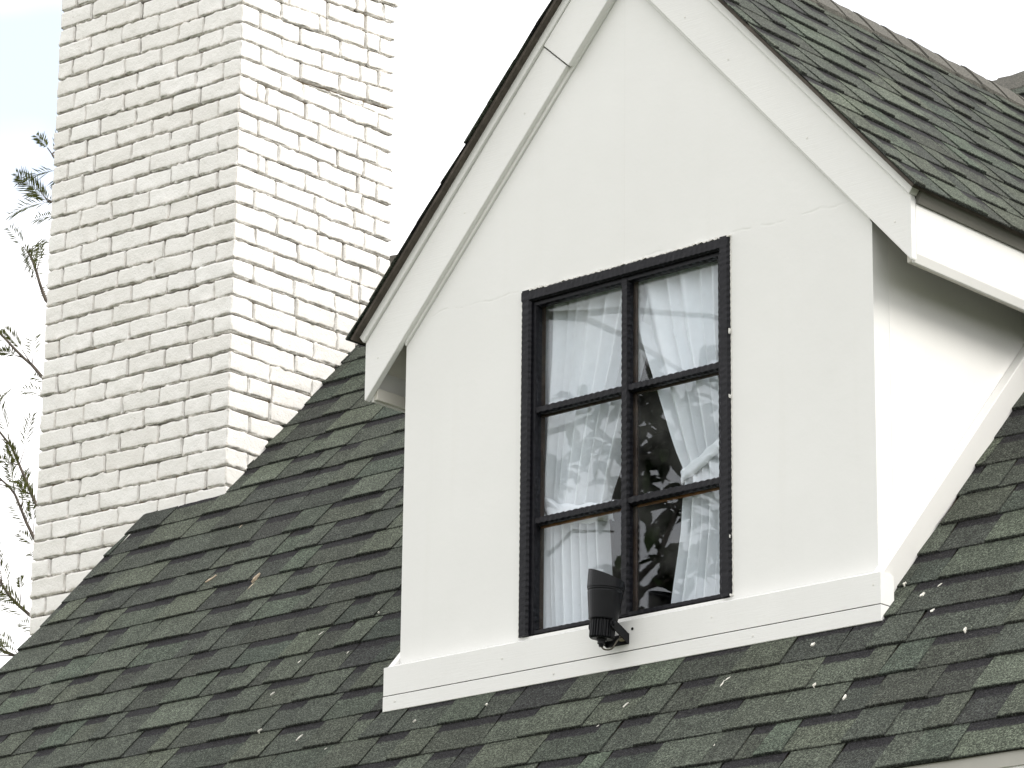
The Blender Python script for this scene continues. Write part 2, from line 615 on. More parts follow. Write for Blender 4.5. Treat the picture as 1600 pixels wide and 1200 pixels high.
def deck_quad(x0, x1, s0, s1):
    v = [roof_pt(x0, s0, -0.006), roof_pt(x1, s0, -0.006), roof_pt(x1, s1, -0.006), roof_pt(x0, s1, -0.006)]
    v += [roof_pt(x0, s0, -th), roof_pt(x1, s0, -th), roof_pt(x1, s1, -th), roof_pt(x0, s1, -th)]
    mb.add(v, [(0, 1, 2, 3), (7, 6, 5, 4), (0, 4, 5, 1), (1, 5, 6, 2), (2, 6, 7, 3), (3, 7, 4, 0)])


s_top = RIDGE_Y / CA
hs0, hs1 = HOLE[2] / CA, HOLE[3] / CA
deck_quad(RX0 + 0.02, HOLE[0], EAVE_S + 0.05, s_top)
deck_quad(HOLE[1], RX1 - 0.02, EAVE_S + 0.05, s_top)
deck_quad(HOLE[0], HOLE[1], EAVE_S + 0.05, hs0)
deck_quad(HOLE[0], HOLE[1], hs1, s_top)
# the rear slope
v = []
for h in (-0.006, -th):
    for (x, s) in ((RX0 + 0.02, EAVE_S), (RX1 - 0.02, EAVE_S), (RX1 - 0.02, s_top), (RX0 + 0.02, s_top)):
        p = roof_pt(x, s, h)
        v.append((p.x, 2 * RIDGE_Y - p.y, p.z))
mb.add(v, [(3, 2, 1, 0), (4, 5, 6, 7), (0, 1, 5, 4), (1, 2, 6, 5), (2, 3, 7, 6), (3, 0, 4, 7)])
roof = mb.build('roof', M['deck'], house)
tag(roof, 'steep main roof of dark green asphalt shingles')

# house walls
wy0, wy1 = -0.36, 2 * RIDGE_Y + 0.36
wx0, wx1 = RX0 + 0.32, RX1 - 0.32
wz = roof_z(wy0) - 0.10
mb = MB()
mb.prism([(wy0, GZ), (wy1, GZ), (wy1, wz), (RIDGE_Y, RIDGE_Z - 0.14), (wy0, wz)], 'x', wx0, wx0 + 0.2)
mb.prism([(wy0, GZ), (wy1, GZ), (wy1, wz), (RIDGE_Y, RIDGE_Z - 0.14), (wy0, wz)], 'x', wx1 - 0.2, wx1)
mb.box((wx0 + 0.203, wy0, GZ), (wx1 - 0.203, wy0 + 0.2, wz))
mb.box((wx0 + 0.203, wy1 - 0.2, GZ), (wx1 - 0.203, wy1, wz))
mb.build('wall', M['wall'], house)
# attic floor, dark room behind the dormer window
MB().box((wx0 + 0.21, wy0 + 0.21, -1.0), (wx1 - 0.21, wy1 - 0.21, -0.9)).build('attic_floor', M['interior'], house)
MB().box((-0.6, 1.9, -0.895), (2.8, 1.95, 1.6)).build('attic_partition', M['interior'], house)
# eave fascia at the foot of the main roof
zt = EAVE_Z - 0.004
MB().box((RX0 + 0.01, EAVE_Y + 0.006, zt - 0.040), (RX1 - 0.01, EAVE_Y + 0.0115, zt + 0.006)).build('drip_edge', M['drip_light'], house)
MB().box((RX0 + 0.012, EAVE_Y + 0.012, zt - 0.26), (RX1 - 0.012, EAVE_Y + 0.040, zt - 0.020)).build('fascia_board', M['trim'], house, bevel=0.003)
MB().box((RX0 + 0.02, EAVE_Y + 0.046, zt - 0.24), (RX1 - 0.02, wy0 - 0.002, zt - 0.22)).build('soffit', M['soffit'], house)

# ------------------------------------------------------------------ shingles
OCC_V, OCC_F = [], []


def occ(poly):
    b = len(OCC_V)
    OCC_V.extend(Vector(p) for p in poly)
    OCC_F.append(tuple(range(b, b + len(poly))))


# rough occluders, used only to rank how large each shingle and brick shows
occ([(0, 0, -0.2), (W, 0, -0.2), (W, 0, 1.24), (1.1, 0, 2.45), (0, 0, 1.24)])
occ([(-0.2, -0.02, 1.05), (1.1, -0.02, 2.47), (1.1, -0.02, 2.75), (-0.22, -0.02, 1.32)])
occ([(2.4, -0.02, 1.05), (1.1, -0.02, 2.47), (1.1, -0.02, 2.75), (2.42, -0.02, 1.32)])
occ([(W, 0, -0.2), (W, 1.25, 1.24), (W, 0, 1.24)])
occ([(2.4, 0, 1.05), (2.4, 1.2, 1.05), (2.4, 1.2, 1.3), (2.4, 0, 1.3)])
occ([(DX1, DFRONT, DZ1), (DX1, 1.28, DZ1), (1.1, 2.6, DRIDGE), (1.1, DFRONT, DRIDGE)])
occ([(CHX0, CHY0, 0.3), (CHX1, CHY0, 0.3), (CHX1, CHY0, 4.8), (CHX0, CHY0, 4.8)])
occ([(CHX1, CHY0, 0.3), (CHX1, CHY1, 0.3), (CHX1, CHY1, 4.8), (CHX1, CHY0, 4.8)])
occ([tuple(roof_pt(RX0, EAVE_S, -0.03)), tuple(roof_pt(RX1, EAVE_S, -0.03)), tuple(roof_pt(RX1, s_top, -0.03)), tuple(roof_pt(RX0, s_top, -0.03))])
BVH = BVHTree.FromPolygons(OCC_V, OCC_F)


def shown_area(quad, nudge):
    """projected area in px (1600 wide) times the share of sample points in view and unhidden"""
    q = [Vector(p) for p in quad]
    pr = [px(p) for p in q]
    a = 0.0
    for i in range(len(pr)):
        x0, y0 = pr[i]
        x1, y1 = pr[(i + 1) % len(pr)]
        a += x0 * y1 - x1 * y0
    a = abs(a) / 2
    n = hit = 0
    for u in (0.12, 0.5, 0.88):
        for w in (0.15, 0.5, 0.85):
            p = q[0].lerp(q[1], u).lerp(q[3].lerp(q[2], u), w) + nudge
            x, y = px(p)
            n += 1
            if not (0 <= x <= 1600 and 0 <= y <= 1200):
                continue
            d = (CAM - p)
            h = BVH.ray_cast(p, d.normalized(), d.length)
            if h[0] is None:
                hit += 1
    return a * hit / n


def wave(a, b, seed):
    return noise.noise(Vector((a * 2.1 + seed, b * 1.7, seed * 3.3)))


def shingle_mesh(conv, a0, a1, s0, raised, tone, hue, seed, top_limit, rowid, lift):
    """one tab; conv(a, s, h) -> world"""
    hb = lift * (1.0 if raised else 0.60)
    n = max(1, int(round((a1 - a0) / 0.05)))
    e1 = min(EXPO + 0.022, top_limit - s0)
    v, c = [], []
    slant0 = random.uniform(-0.008, 0.008)
    slant1 = random.uniform(-0.008, 0.008)
    for i in range(n + 1):
        t = i / n
        a = a0 + (a1 - a0) * t
        at = a + slant0 * (1 - t) + slant1 * t
        wv = wave(a * 2.5, rowid * 5.1, seed)
        sb = s0 + 0.0035 * wv + 0.0022 * noise.noise(Vector((a * 30, rowid * 3.7, seed)))
        hh = hb + 0.0035 * wave(a * 1.6, rowid * 7.7, seed + 9)
        fl = 0.003
        v += [conv(a, sb, fl), conv(a, sb, hh - 0.003), conv(a, sb + 0.002, hh), conv(at, s0 + e1, 0.0035)]
        r = 0.0 if raised else 1.0
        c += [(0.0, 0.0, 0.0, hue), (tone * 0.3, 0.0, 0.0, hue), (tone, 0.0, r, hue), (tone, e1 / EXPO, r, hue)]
    f = []
    for i in range(n):
        b = i * 4
        for k in range(3):
            f.append((b + k, b + 4 + k, b + 5 + k, b + 1 + k))
    f.append((0, 1, 2, 3))
    b = n * 4
    f.append((b + 3, b + 2, b + 1, b))
    return v, f, c


random.seed(11)
pieces = []      # (area, verts, faces, cols, which roof)


def lay(conv, a_min, a_max, s_first, s_end, keep, which, seed, nudge, lift, clip=None):
    k = 0
    s0 = s_first
    while s0 < s_end - 0.03:
        a = a_min - random.uniform(0.0, 0.22)
        raised = random.random() < 0.5
        while a < a_max:
            w = random.choice((0.10, 0.13, 0.15, 0.18, 0.20, 0.24, 0.29)) + random.uniform(-0.02, 0.02)
            b = a + w
            lo, hi = max(a, a_min), min(b, a_max)
            if hi - lo > 0.015:
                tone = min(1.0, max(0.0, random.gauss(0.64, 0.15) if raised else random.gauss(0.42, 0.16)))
                hue = random.random()
                spans = [(lo, hi)]
                if clip:
                    spans = clip(lo, hi, s0)
                for (l2, h2) in spans:
                    if h2 - l2 < 0.012 or not keep(0.5 * (l2 + h2), s0 + EXPO * 0.5, l2, h2, s0):
                        continue
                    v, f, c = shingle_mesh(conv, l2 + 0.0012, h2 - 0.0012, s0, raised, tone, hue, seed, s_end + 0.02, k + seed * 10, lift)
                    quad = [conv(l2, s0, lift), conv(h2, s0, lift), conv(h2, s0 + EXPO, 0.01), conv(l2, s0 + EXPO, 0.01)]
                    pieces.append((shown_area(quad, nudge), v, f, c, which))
            a = b
            raised = not raised if random.random() < 0.82 else raised
        k += 1
        s0 += EXPO


def keep_main(am, sm, a0, a1, s0):
    y0, y1 = s0 * CA, (s0 + EXPO) * CA
    # buried inside the dormer
    if 0.0 < am < W and y0 > -0.02 and roof_z(y1) < droof_z(am) - 0.05:
        return False
    # buried inside the chimney
    if a0 > CHX0 + 0.02 and a1 < CHX1 - 0.05 and y0 > CHY0 + 0.06 and y1 < CHY1 - 0.06:
        return False
    return True


def clip_main(lo, hi, s0):
    y0, y1 = s0 * CA, (s0 + EXPO) * CA
    if y0 > -0.02 and roof_z(y1) < 1.2:
        out = []
        if lo < 0.03:
            out.append((lo, min(hi, 0.03)))
        if hi > W - 0.03:
            out.append((max(lo, W - 0.03), hi))
        return out
    return [(lo, hi)]


n_main = Vector((0, -SA, CA))
lay(roof_pt, RX0, RX1, EAVE_S, s_top - 0.05, keep_main, 'main', 1.0, n_main * 0.03, 0.0165, clip_main)


def keep_dorm(am, sm, a0, a1, s0):
    p = dorm_pt(a0, s0 + EXPO)
    return p.z > roof_z(a0) - 0.03


D_END = (DX1 - 1.1) / CB
lay(lambda y, s, h: dorm_pt(y, s, h, 1), DFRONT, 2.75, 0.0, D_END - 0.02, keep_dorm, 'dormer', 3.0, Vector((SB, 0, CB)) * 0.03, 0.0165)
lay(lambda y, s, h: dorm_pt(y, s, h, -1), DFRONT, 2.75, 0.0, D_END - 0.02, keep_dorm, 'dormer', 5.0, Vector((-SB, 0, CB)) * 0.03, 0.011)

# ------------------------------------------------------------------ dormer roof
# deck (follows the slope back to the valley), with brown underside along the front edge
mb = MB()
for side in (1, -1):
    v = []
    for h in (-0.001, -0.013):
        for (y, s) in ((DFRONT + 0.012, 0.012), ((DZ1 - RZ0) / TA + 0.05, 0.012), ((DRIDGE - RZ0) / TA + 0.05, D_END), (DFRONT + 0.012, D_END)):
            v.append(dorm_pt(y, s, h, side))
    mb.add(v, [(0, 1, 2, 3), (7, 6, 5, 4), (0, 4, 5, 1), (1, 5, 6, 2), (2, 6, 7, 3), (3, 7, 4, 0)])
dormer_roof = mb.build('dormer_roof', M['shingle_under'], house)
tag(dormer_roof, 'gable roof of the dormer, its right slope lit')

LIMIT = 300
pieces.sort(key=lambda t: -t[0])
parent_of = {'main': roof, 'dormer': dormer_roof}
rest = {'main': MB(), 'dormer': MB()}
for i, (a, v, f, c, which) in enumerate(pieces):
    if i < LIMIT and a > 25:
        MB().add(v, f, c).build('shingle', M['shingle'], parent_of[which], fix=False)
    else:
        rest[which].add(v, f, c)
for which in rest:
    o = rest[which].build('shingles', M['shingle'], parent_of[which], fix=False)
    tag(o, kind='stuff')

# ridge caps
random.seed(5)
cap_rest = MB()


def ridge_cap(conv_ridge, t0, length, wing, parent, name='ridge_cap'):
    """bent shingle saddled over a ridge; conv_ridge(t, side, down, h)"""
    v, f = [], []
    n = 5
    hs = (0.023, 0.019, 0.021, 0.015, 0.006)
    for i in range(n):
        t = t0 + length * i / (n - 1)
        h = hs[i] + random.uniform(-0.002, 0.002)
        row = []
        for (side, d) in ((-1, wing), (-1, wing * 0.5), (-1, 0.025), (0, 0.0), (1, 0.025), (1, wing * 0.5), (1, wing)):
            row.append(conv_ridge(t, side, d, h + (0.004 if d < wing else 0.0)))
        v += row
    m = 7
    for i in range(n - 1):
        for k in range(m - 1):
            f.append((i * m + k, i * m + k + 1, (i + 1) * m + k + 1, (i + 1) * m + k))
    # underside rim
    b = len(v)
    t = t0
    for (side, d) in ((-1, wing), (-1, wing * 0.5), (-1, 0.025), (0, 0.0), (1, 0.025), (1, wing * 0.5), (1, wing)):
        v.append(conv_ridge(t, side, d, hs[0] - 0.010))
    for k in range(m - 1):
        f.append((k, b + k, b + k + 1, k + 1))
    # long edges drop to the slope
    for k, flip in ((0, False), (m - 1, True)):
        base = len(v)
        for i in range(n):
            t = t0 + length * i / (n - 1)
            v.append(conv_ridge(t, -1 if k == 0 else 1, wing, hs[i] - 0.018))
        for i in range(n - 1):
            q = (i * m + k, (i + 1) * m + k, base + i + 1, base + i)
            f.append(q)
    return v, f


def dorm_ridge(t, side, d, h):
    z = DRIDGE + h / CB * 0.75 - d * SB
    return Vector((1.1 + side * d * CB + side * (h * SB * 0.3 if side else 0), t, z + (h * 0.2 if side else 0)))


def main_ridge(t, side, d, h):
    return Vector((t, RIDGE_Y + side * d * CA, RIDGE_Z + h / CA * 0.75 - d * SA))


t = DFRONT - 0.005
while t < (DRIDGE - RZ0) / TA - 0.05:
    v, f = ridge_cap(dorm_ridge, t, 0.27, 0.15, dormer_roof)
    MB().add(v, f).build('ridge_cap', M['cap'], dormer_roof)
    t += 0.19 + random.uniform(-0.006, 0.006)
t = RX0
while t < RX1 - 0.15:
    v, f = ridge_cap(main_ridge, t, 0.27, 0.15, roof)
    x, y = px((t + 0.1, RIDGE_Y, RIDGE_Z))
    if 1500 < x < 1640 or 590 < x < 660:
        MB().add(v, f).build('ridge_cap', M['cap'], roof)
    else:
        cap_rest.add(v, f)
    t += 0.19 + random.uniform(-0.006, 0.006)
tag(cap_rest.build('ridge_caps', M['cap'], roof), kind='stuff')

# bird droppings and scrapes on the main roof
random.seed(23)


def splat(mb, x, s, length, width, ang, h=0.0):
    n = 12
    cen = []
    ca, sa = math.cos(ang), math.sin(ang)
    for i in range(n):
        a = 2 * math.pi * i / n
        r = 1 + random.uniform(-0.6, 0.35)
        u, w = math.cos(a) * length * r, math.sin(a) * width * r
        k = ((s - EAVE_S) % EXPO) / EXPO
        cen.append((x + u * ca - w * sa, s + u * sa + w * ca))
    def hh(ss):
        k = ((s - EAVE_S) % EXPO) / EXPO
        kk = k + (ss - s) / EXPO
        return 0.0160 - 0.0115 * max(0.0, min(1.0, kk)) + 0.001
    v = [roof_pt(a, b, hh(b)) for (a, b) in cen] + [roof_pt(a, b, hh(b) - 0.012) for (a, b) in cen]
    f = [tuple(range(n))] + [(i, i + n, (i + 1) % n + n, (i + 1) % n) for i in range(n)]
    mb.add(v, f)


def at_roof(u, w):
    """main-roof coordinates (x, s) seen at a pixel of the photograph"""
    d = vd * FPX + vr * (u - 800) + vu * (600 - w)
    k = (RZ0 + TA * CAM.y - CAM.z) / (d.z - TA * d.y)
    p = CAM + d * k
    return p.x, p.y / CA


mb = MB()
for (u, w, l, wd) in ((1130, 1072, 0.03, 0.007), (1138, 1063, 0.022, 0.006), (1322, 1092, 0.024, 0.008), (1275, 1075, 0.012, 0.006), (1443, 932, 0.022, 0.010),
                      (1458, 955, 0.016, 0.011), (1511, 988, 0.016, 0.009), (1272, 1010, 0.014, 0.012),
                      (470, 1155, 0.030, 0.006), (408, 1146, 0.016, 0.006), (427, 1087, 0.017, 0.007), (470, 1036, 0.018, 0.006), (503, 992, 0.022, 0.006),
                      (545, 1022, 0.012, 0.005), (510, 1172, 0.010, 0.007), (594, 961, 0.008, 0.005), (762, 1104, 0.010, 0.008), 
                      (980, 1104, 0.020, 0.004), (935, 1136, 0.012, 0.004), 
                      (1470, 916, 0.014, 0.004), 
                      (1118, 1168, 0.012, 0.003), (640, 1050, 0.008, 0.004), (650, 1130, 0.010, 0.004), (1416, 917, 0.010, 0.006)):
    x, s = at_roof(u, w)
    splat(mb, x, s, l * 0.62, wd * 0.62, R(random.uniform(55, 100)))
tag(mb.build('bird_droppings', M['dropping'], roof), 'white bird droppings spattered on the shingles', kind='stuff')
mb = MB()
for (u, w, l, wd) in ((330, 908, 0.022, 0.008), (337, 903, 0.014, 0.006), (402, 906, 0.030, 0.006), (394, 918, 0.026, 0.004), (383, 812, 0.012, 0.007), (378, 823, 0.018, 0.005), (366, 814, 0.010, 0.005)):
    x, s = at_roof(u, w)
    splat(mb, x, s, l, wd, R(random.uniform(60, 95)))
tag(mb.build('scrape_marks', M['scrape'], roof), 'tan scrape marks on the shingles below the chimney', kind='stuff')

# ------------------------------------------------------------------ chimney
mb = MB()
ins = 0.026
mb.box((CHX0 + ins, CHY0 + ins, GZ), (CHX1 - ins, CHY1 - ins, 4.86))
chimney = mb.build('chimney', M['mortar'], house)
tag(chimney, 'tall square chimney of rough white painted bricks')
random.seed(77)


def brick_mesh(lo, hi, warp):
    r = random.uniform(0.006, 0.0085)
    ax = []
    for i in range(3):
        L = hi[i] - lo[i]
        cell = (0.024, 0.03, 0.021)[i] if i != 1 else 0.026
        n = max(1, int(round((L - 2 * r) / cell)))
        mid_ = [r + (L - 2 * r) * k / n for k in range(n + 1)]
        if i == 2 or n > 2:
            mid_ = [r, r + 0.005] + mid_[1:-1] + [L - r - 0.005, L - r]
        ax.append([0.0, r * 0.4] + mid_ + [L - r * 0.4, L])
    idx, v, cols = {}, [], []
    tone = min(1.0, max(0.0, random.gauss(0.62, 0.22)))
    off = Vector((random.uniform(0, 50), random.uniform(0, 50), random.uniform(0, 50)))
    L = [hi[i] - lo[i] for i in range(3)]

    def vert(i, j, k):
        key = (i, j, k)
        if key in idx:
            return idx[key]
        p = Vector((ax[0][i], ax[1][j], ax[2][k]))
        q = Vector([min(max(p[m], r), L[m] - r) for m in range(3)])
        d = p - q
        n_ax = sum(1 for m in range(3) if abs(d[m]) > 1e-6)
        if d.length > 1e-6:
            if n_ax > 1:
                p = q + d.normalized() * min(r, d.length)
            else:
                p = q + d.normalized() * r
        out = (p - Vector(L) * 0.5)
        # lumpy hand-made outline
        n1 = noise.noise(p * 17 + off)
        n2 = noise.noise(p * 42 + off * 1.7)
        n3 = noise.noise(p * 6 + off * 0.6)
        edge = 1.0 if n_ax > 1 else 0.0
        lowz = max(0.0, 1.0 - p.z / 0.022)
        amp = 0.0026 * n1 + 0.0016 * n2 + 0.0022 * n3
        nrm = d.normalized() if d.length > 1e-6 else Vector((0, 0, 0))
        p = p + nrm * (amp + edge * (0.0085 * n2 + 0.004 * n1 - 0.0024) + lowz * (0.007 * n2 + 0.003 * n1))
        w = Vector(lo) + p
        w.z += warp(w.x, w.y)
        idx[key] = len(v)
        v.append(w)
        cols.append((tone, min(1.0, edge * 0.55 + lowz * 0.7), 0, 1))
        return idx[key]

    f = []
    N = [len(a) - 1 for a in ax]
    for i in range(N[0]):
        for j in range(N[1]):
            f.append((vert(i, j, 0), vert(i, j + 1, 0), vert(i + 1, j + 1, 0), vert(i + 1, j, 0)))
            f.append((vert(i, j, N[2]), vert(i + 1, j, N[2]), vert(i + 1, j + 1, N[2]), vert(i, j + 1, N[2])))
    for i in range(N[0]):
        for k in range(N[2]):
            f.append((vert(i, 0, k), vert(i + 1, 0, k), vert(i + 1, 0, k + 1), vert(i, 0, k + 1)))
            f.append((vert(i, N[1], k), vert(i, N[1], k + 1), vert(i + 1, N[1], k + 1), vert(i + 1, N[1], k)))
    for j in range(N[1]):
        for k in range(N[2]):
            f.append((vert(0, j, k), vert(0, j, k + 1), vert(0, j + 1, k + 1), vert(0, j + 1, k)))
            f.append((vert(N[0], j, k), vert(N[0], j + 1, k), vert(N[0], j + 1, k + 1), vert(N[0], j, k + 1)))
    return v, f, cols


COURSE, BH = 0.0912, 0.0872
Z_TOP = 3.806 + 10 * COURSE         # course joints hit the corner at 3.806 - k * COURSE
KW = 3.532                          # wedge course sits above the course whose top is here
brick_rest = MB()
DEPTH = 0.10


def make_warp(zc):
    ph = random.uniform(0, 40)

    def warp(x, y):
        w = 0.028 * (CHX1 - x)
        w += 0.0045 * noise.noise(Vector((x * 2.3, y * 2.3, zc * 3.1)))
        ty = (y - CHY0) / (CHY1 - CHY0)
        if zc > KW + 0.03:
            w += 0.052 * max(0.0, (ty - 0.30) / 0.70)
        return w
    return warp


def put_brick(lo, hi, warp, outward):
    jit = random.uniform(-0.004, 0.004)
    lo, hi = list(lo), list(hi)
    if outward == 'y':
        lo[1] += jit
    elif outward == 'x':
        hi[0] += jit
    lo[2] += random.choice((0, 0, 0.001, 0.002, 0.004)) + random.uniform(-0.001, 0.001)
    hi[2] += random.uniform(-0.0012, 0.0012)
    if outward == 'y':
        q = [(lo[0], lo[1], lo[2]), (hi[0], lo[1], lo[2]), (hi[0], lo[1], hi[2]), (lo[0], lo[1], hi[2])]
        a = shown_area(q, Vector((0, -0.03, 0)))
    elif outward == 'x':
        q = [(hi[0], lo[1], lo[2]), (hi[0], hi[1], lo[2]), (hi[0], hi[1], hi[2]), (hi[0], lo[1], hi[2])]
        a = shown_area(q, Vector((0.03, 0, 0)))
    else:
        q = [(lo[0], lo[1], lo[2]), (hi[0], lo[1], lo[2]), (hi[0], lo[1], hi[2]), (lo[0], lo[1], hi[2])]
        q2 = [(hi[0], lo[1], lo[2]), (hi[0], hi[1], lo[2]), (hi[0], hi[1], hi[2]), (hi[0], lo[1], hi[2])]
        a = shown_area(q, Vector((0, -0.03, 0))) + shown_area(q2, Vector((0.03, 0, 0)))
    v, f, c = brick_mesh(lo, hi, warp)
    if a > 8:
        MB().add(v, f, c).build('brick', M['brick'], chimney, smooth=True, fix=False)
    else:
        brick_rest.add(v, f, c)


k = 0
zc = Z_TOP
while zc > 0.25:
    z1 = zc
    z0 = zc - BH
    warp = make_warp(zc)
    odd = k % 2
    g_ = random.choice((0.003, 0.005, 0.007))
    cf = (0.128 if odd else 0.262) + random.uniform(-0.012, 0.012)     # corner brick on the front face
    cr = (0.262 if odd else 0.128) + random.uniform(-0.012, 0.012)     # ... on the right face
    put_brick((CHX1 - cf, CHY0, z0), (CHX1, CHY0 + cr, z1), warp, 'c')
    # front face, from the corner to the left
    x = CHX1 - cf - g_
    left = (0.118 if not odd else 0.235) + random.uniform(-0.015, 0.015)
    first = True
    while x > CHX0 + left + g_ + 0.02:
        L_ = 0.258 + random.uniform(-0.012, 0.012)
        if first:
            L_ = 0.178 + random.uniform(-0.02, 0.02)
            first = False
        nx = x - L_
        if nx < CHX0 + left + 0.09:
            nx = CHX0 + left + g_
        put_brick((nx, CHY0, z0), (x, CHY0 + DEPTH, z1), warp, 'y')
        x = nx - g_ - random.choice((0, 0, 0, 0.002))
    put_brick((CHX0, CHY0, z0), (x, CHY0 + (0.24 if not odd else 0.12), z1), warp, 'y')
    # right face, from the corner to the back
    y = CHY0 + cr + g_
    back = (0.10 if odd else 0.20) + random.uniform(-0.015, 0.015)
    while y < CHY1 - back - g_ - 0.02:
        L_ = 0.262 + random.uniform(-0.014, 0.014)
        if random.random() < 0.14:
            L_ = random.choice((0.05, 0.17, 0.15))
        ny = y + L_
        if ny > CHY1 - back - 0.07:
            ny = CHY1 - back - g_
        if ny - y > 0.028:
            put_brick((CHX1 - DEPTH, y, z0), (CHX1, ny, z1), warp, 'x')
        y = ny + g_ + random.choice((0, 0, 0.002, 0.006))
    put_brick((CHX1 - DEPTH, y, z0), (CHX1, CHY1, z1), warp, 'x')
    zc -= COURSE
    k += 1

# thin tapering bricks that level the courses again
kc = round((Z_TOP - KW) / COURSE)
zw = Z_TOP - kc * COURSE


def wedge(y0, y1):
    def base(y):
        return 0.052 * max(0.0, ((y - CHY0) / (CHY1 - CHY0) - 0.30) / 0.70)
    return base


for (y0, y1) in ((CHY0 + 0.46, CHY0 + 0.60), (CHY0 + 0.604, CHY0 + 0.83), (CHY0 + 0.836, CHY1)):
    hb = wedge(y0, y1)
    h0, h1 = hb(y0), hb(y1)
    mid = 0.5 * (h0 + h1) - 0.007

    def wz_(x, y, h0=h0, h1=h1, y0=y0, y1=y1):
        return 0.0
    lo = (CHX1 - 0.10, y0, zw + 0.001 + 0.0)
    v, f, c = brick_mesh(lo, (CHX1 - 0.001, y1, zw + 0.001 + max(0.024, mid)), wz_)
    # taper: scale height towards the corner
    for p in v:
        tt = (p.y - y0) / (y1 - y0)
        loc = (h0 + (h1 - h0) * tt - 0.006) / max(0.024, mid)
        p.z = lo[2] + (p.z - lo[2]) * max(0.25, loc) - 0.002
    MB().add(v, f, c).build('brick', M['brick'], chimney, smooth=True, fix=False)
tag(brick_rest.build('bricks', M['brick'], chimney, smooth=True, fix=False), kind='stuff')

# ------------------------------------------------------------------ dormer body
YB0, YB1 = -0.032, -0.004        # bargeboard front and back
WX0, WX1, WZ0, WZ1 = 0.594, 1.579, 0.005, 1.327    # window opening (outer frame)
AP_IN = 1.052 + TB * (1.1 + 0.188)                  # apex of the bargeboards' lower edge


def low(x):                      # lower edge line of the bargeboards
    return AP_IN - TB * abs(x - 1.1)


# front wall: pieces around the opening, one mesh
WT = 0.09
mb = MB()
ox0, ox1, oz0, oz1 = WX0 + 0.012, WX1 - 0.012, WZ0 - 0.004, WZ1 - 0.012
outer = [(0, -0.24), (W, -0.24), (W, 1.235), (1.1, 1.235 + 1.1 * TB), (0, 1.235)]
v = []
for y in (0.0, WT):
    v += [(p[0], y, p[1]) for p in outer] + [(ox0, y, oz0), (ox1, y, oz0), (ox1, y, oz1), (ox0, y, oz1)]
f = []
for b, fl in ((0, 1), (9, -1)):
    for q in ((0, 1, 6, 5), (1, 2, 7, 6), (2, 3, 8, 7), (3, 4, 8), (4, 0, 5, 8)):
        q = tuple(i + b for i in q)
        f.append(q if fl > 0 else q[::-1])
for i in range(5):
    j = (i + 1) % 5
    f.append((i, i + 9, j + 9, j))
for i in range(4):
    j = (i + 1) % 4
    f.append((5 + i, 5 + j, 14 + j, 14 + i))
mb.add(v, f)
dwall = mb.build('dormer_wall', M['wall'], house)
tag(dwall, 'smooth white gable front of the dormer')
# cheek walls
for (xa, xb) in ((0.0, 0.08), (W - 0.08, W)):
    y_end = (1.235 - RZ0) / TA
    MB().prism([(WT + 0.001, roof_z(WT) - 0.05), (y_end, 1.235 - 0.05), (y_end, 1.235), (WT + 0.001, 1.235)], 'x', xa, xb).build('dormer_side_wall', M['trim_side'], house)
# sloping base board along the right and left cheek
for f_ in ((lambda x: x), (lambda x: W - x)):
    v = []
    for ya in (-0.030, 1.18):
        zr = roof_z(ya)
        v += [(f_(W + 0.001), ya, zr + 0.004), (f_(W + 0.010), ya, zr + 0.004), (f_(W + 0.0395), ya, zr + 0.166), (f_(W + 0.001), ya, zr + 0.174)]
    MB().add(v, [(0, 1, 2, 3), (7, 6, 5, 4), (0, 4, 5, 1), (1, 5, 6, 2), (2, 6, 7, 3), (3, 7, 4, 0)]).build('base_board', M['trim_side'], house, bevel=0.003)

# bargeboards: left in two lengths, right in one
def barge(x0, x1, dz, y0, y1, name='barge_board', top=0.231, plumb=True, material='trim'):
    a, b = (x0, low(x0) + dz), (x1, low(x1) + dz)
    return [a, b, (x1, low(x1) + top), (x0, low(x0) + top)]


# joint square to the board between the two left lengths
jx = 0.83
n_b = (-SB, CB)
def joint(x, up):
    # point on the lower edge, moved square to the board
    return (x + n_b[0] * up, low(x) + n_b[1] * up)
wid = 0.231 * CB
tipx = -0.188
left_low = [(tipx, low(tipx) + 0.003), (tipx + 0.004, low(tipx) - 0.004), joint(jx - 0.002, 0), joint(jx - 0.002, wid), (tipx, low(tipx) + 0.231)]
MB().prism(left_low, 'y', YB0, YB1).build('barge_board', M['trim'], house, bevel=0.003)
jx2 = jx + 0.0015
p0, p1 = joint(jx2, -0.012), joint(jx2, wid)
left_up = [p0, (1.0985, AP_IN - 0.004 - 0.018), (1.0985, AP_IN + 0.231), p1]
MB().prism(left_up, 'y', YB0 - 0.006, YB1).build('barge_board', M['trim'], house, bevel=0.003)
right = [(1.1005, AP_IN), (1.1005, AP_IN + 0.231), (W - tipx, low(W - tipx) + 0.231), (W - tipx, low(W - tipx) + 0.003), (W - tipx - 0.004, low(W - tipx) - 0.004)]
MB().prism(right, 'y', YB0, YB1).build('barge_board', M['trim'], house, bevel=0.003)
# thin batten behind the lower edge, seen as the shadowed strip on the wall
for sgn in (-1, 1):
    f_ = (lambda x: x) if sgn < 0 else (lambda x: W - x)
    poly = [(f_(-0.02), low(-0.02) - 0.0), (f_(1.095), low(1.095) - 0.0), (f_(1.095), low(1.095) - 0.026), (f_(0.001), low(0.001) - 0.026)]
    poly = [(f_(0.0), low(0.0) + 0.01), (f_(1.098), low(1.098) + 0.01), (f_(1.098), low(1.098) - 0.022), (f_(0.0), low(0.0) - 0.022)]
    MB().prism(poly, 'y', -0.0105, 0.004).build('rake_batten', M['trim'], house, bevel=0.003)
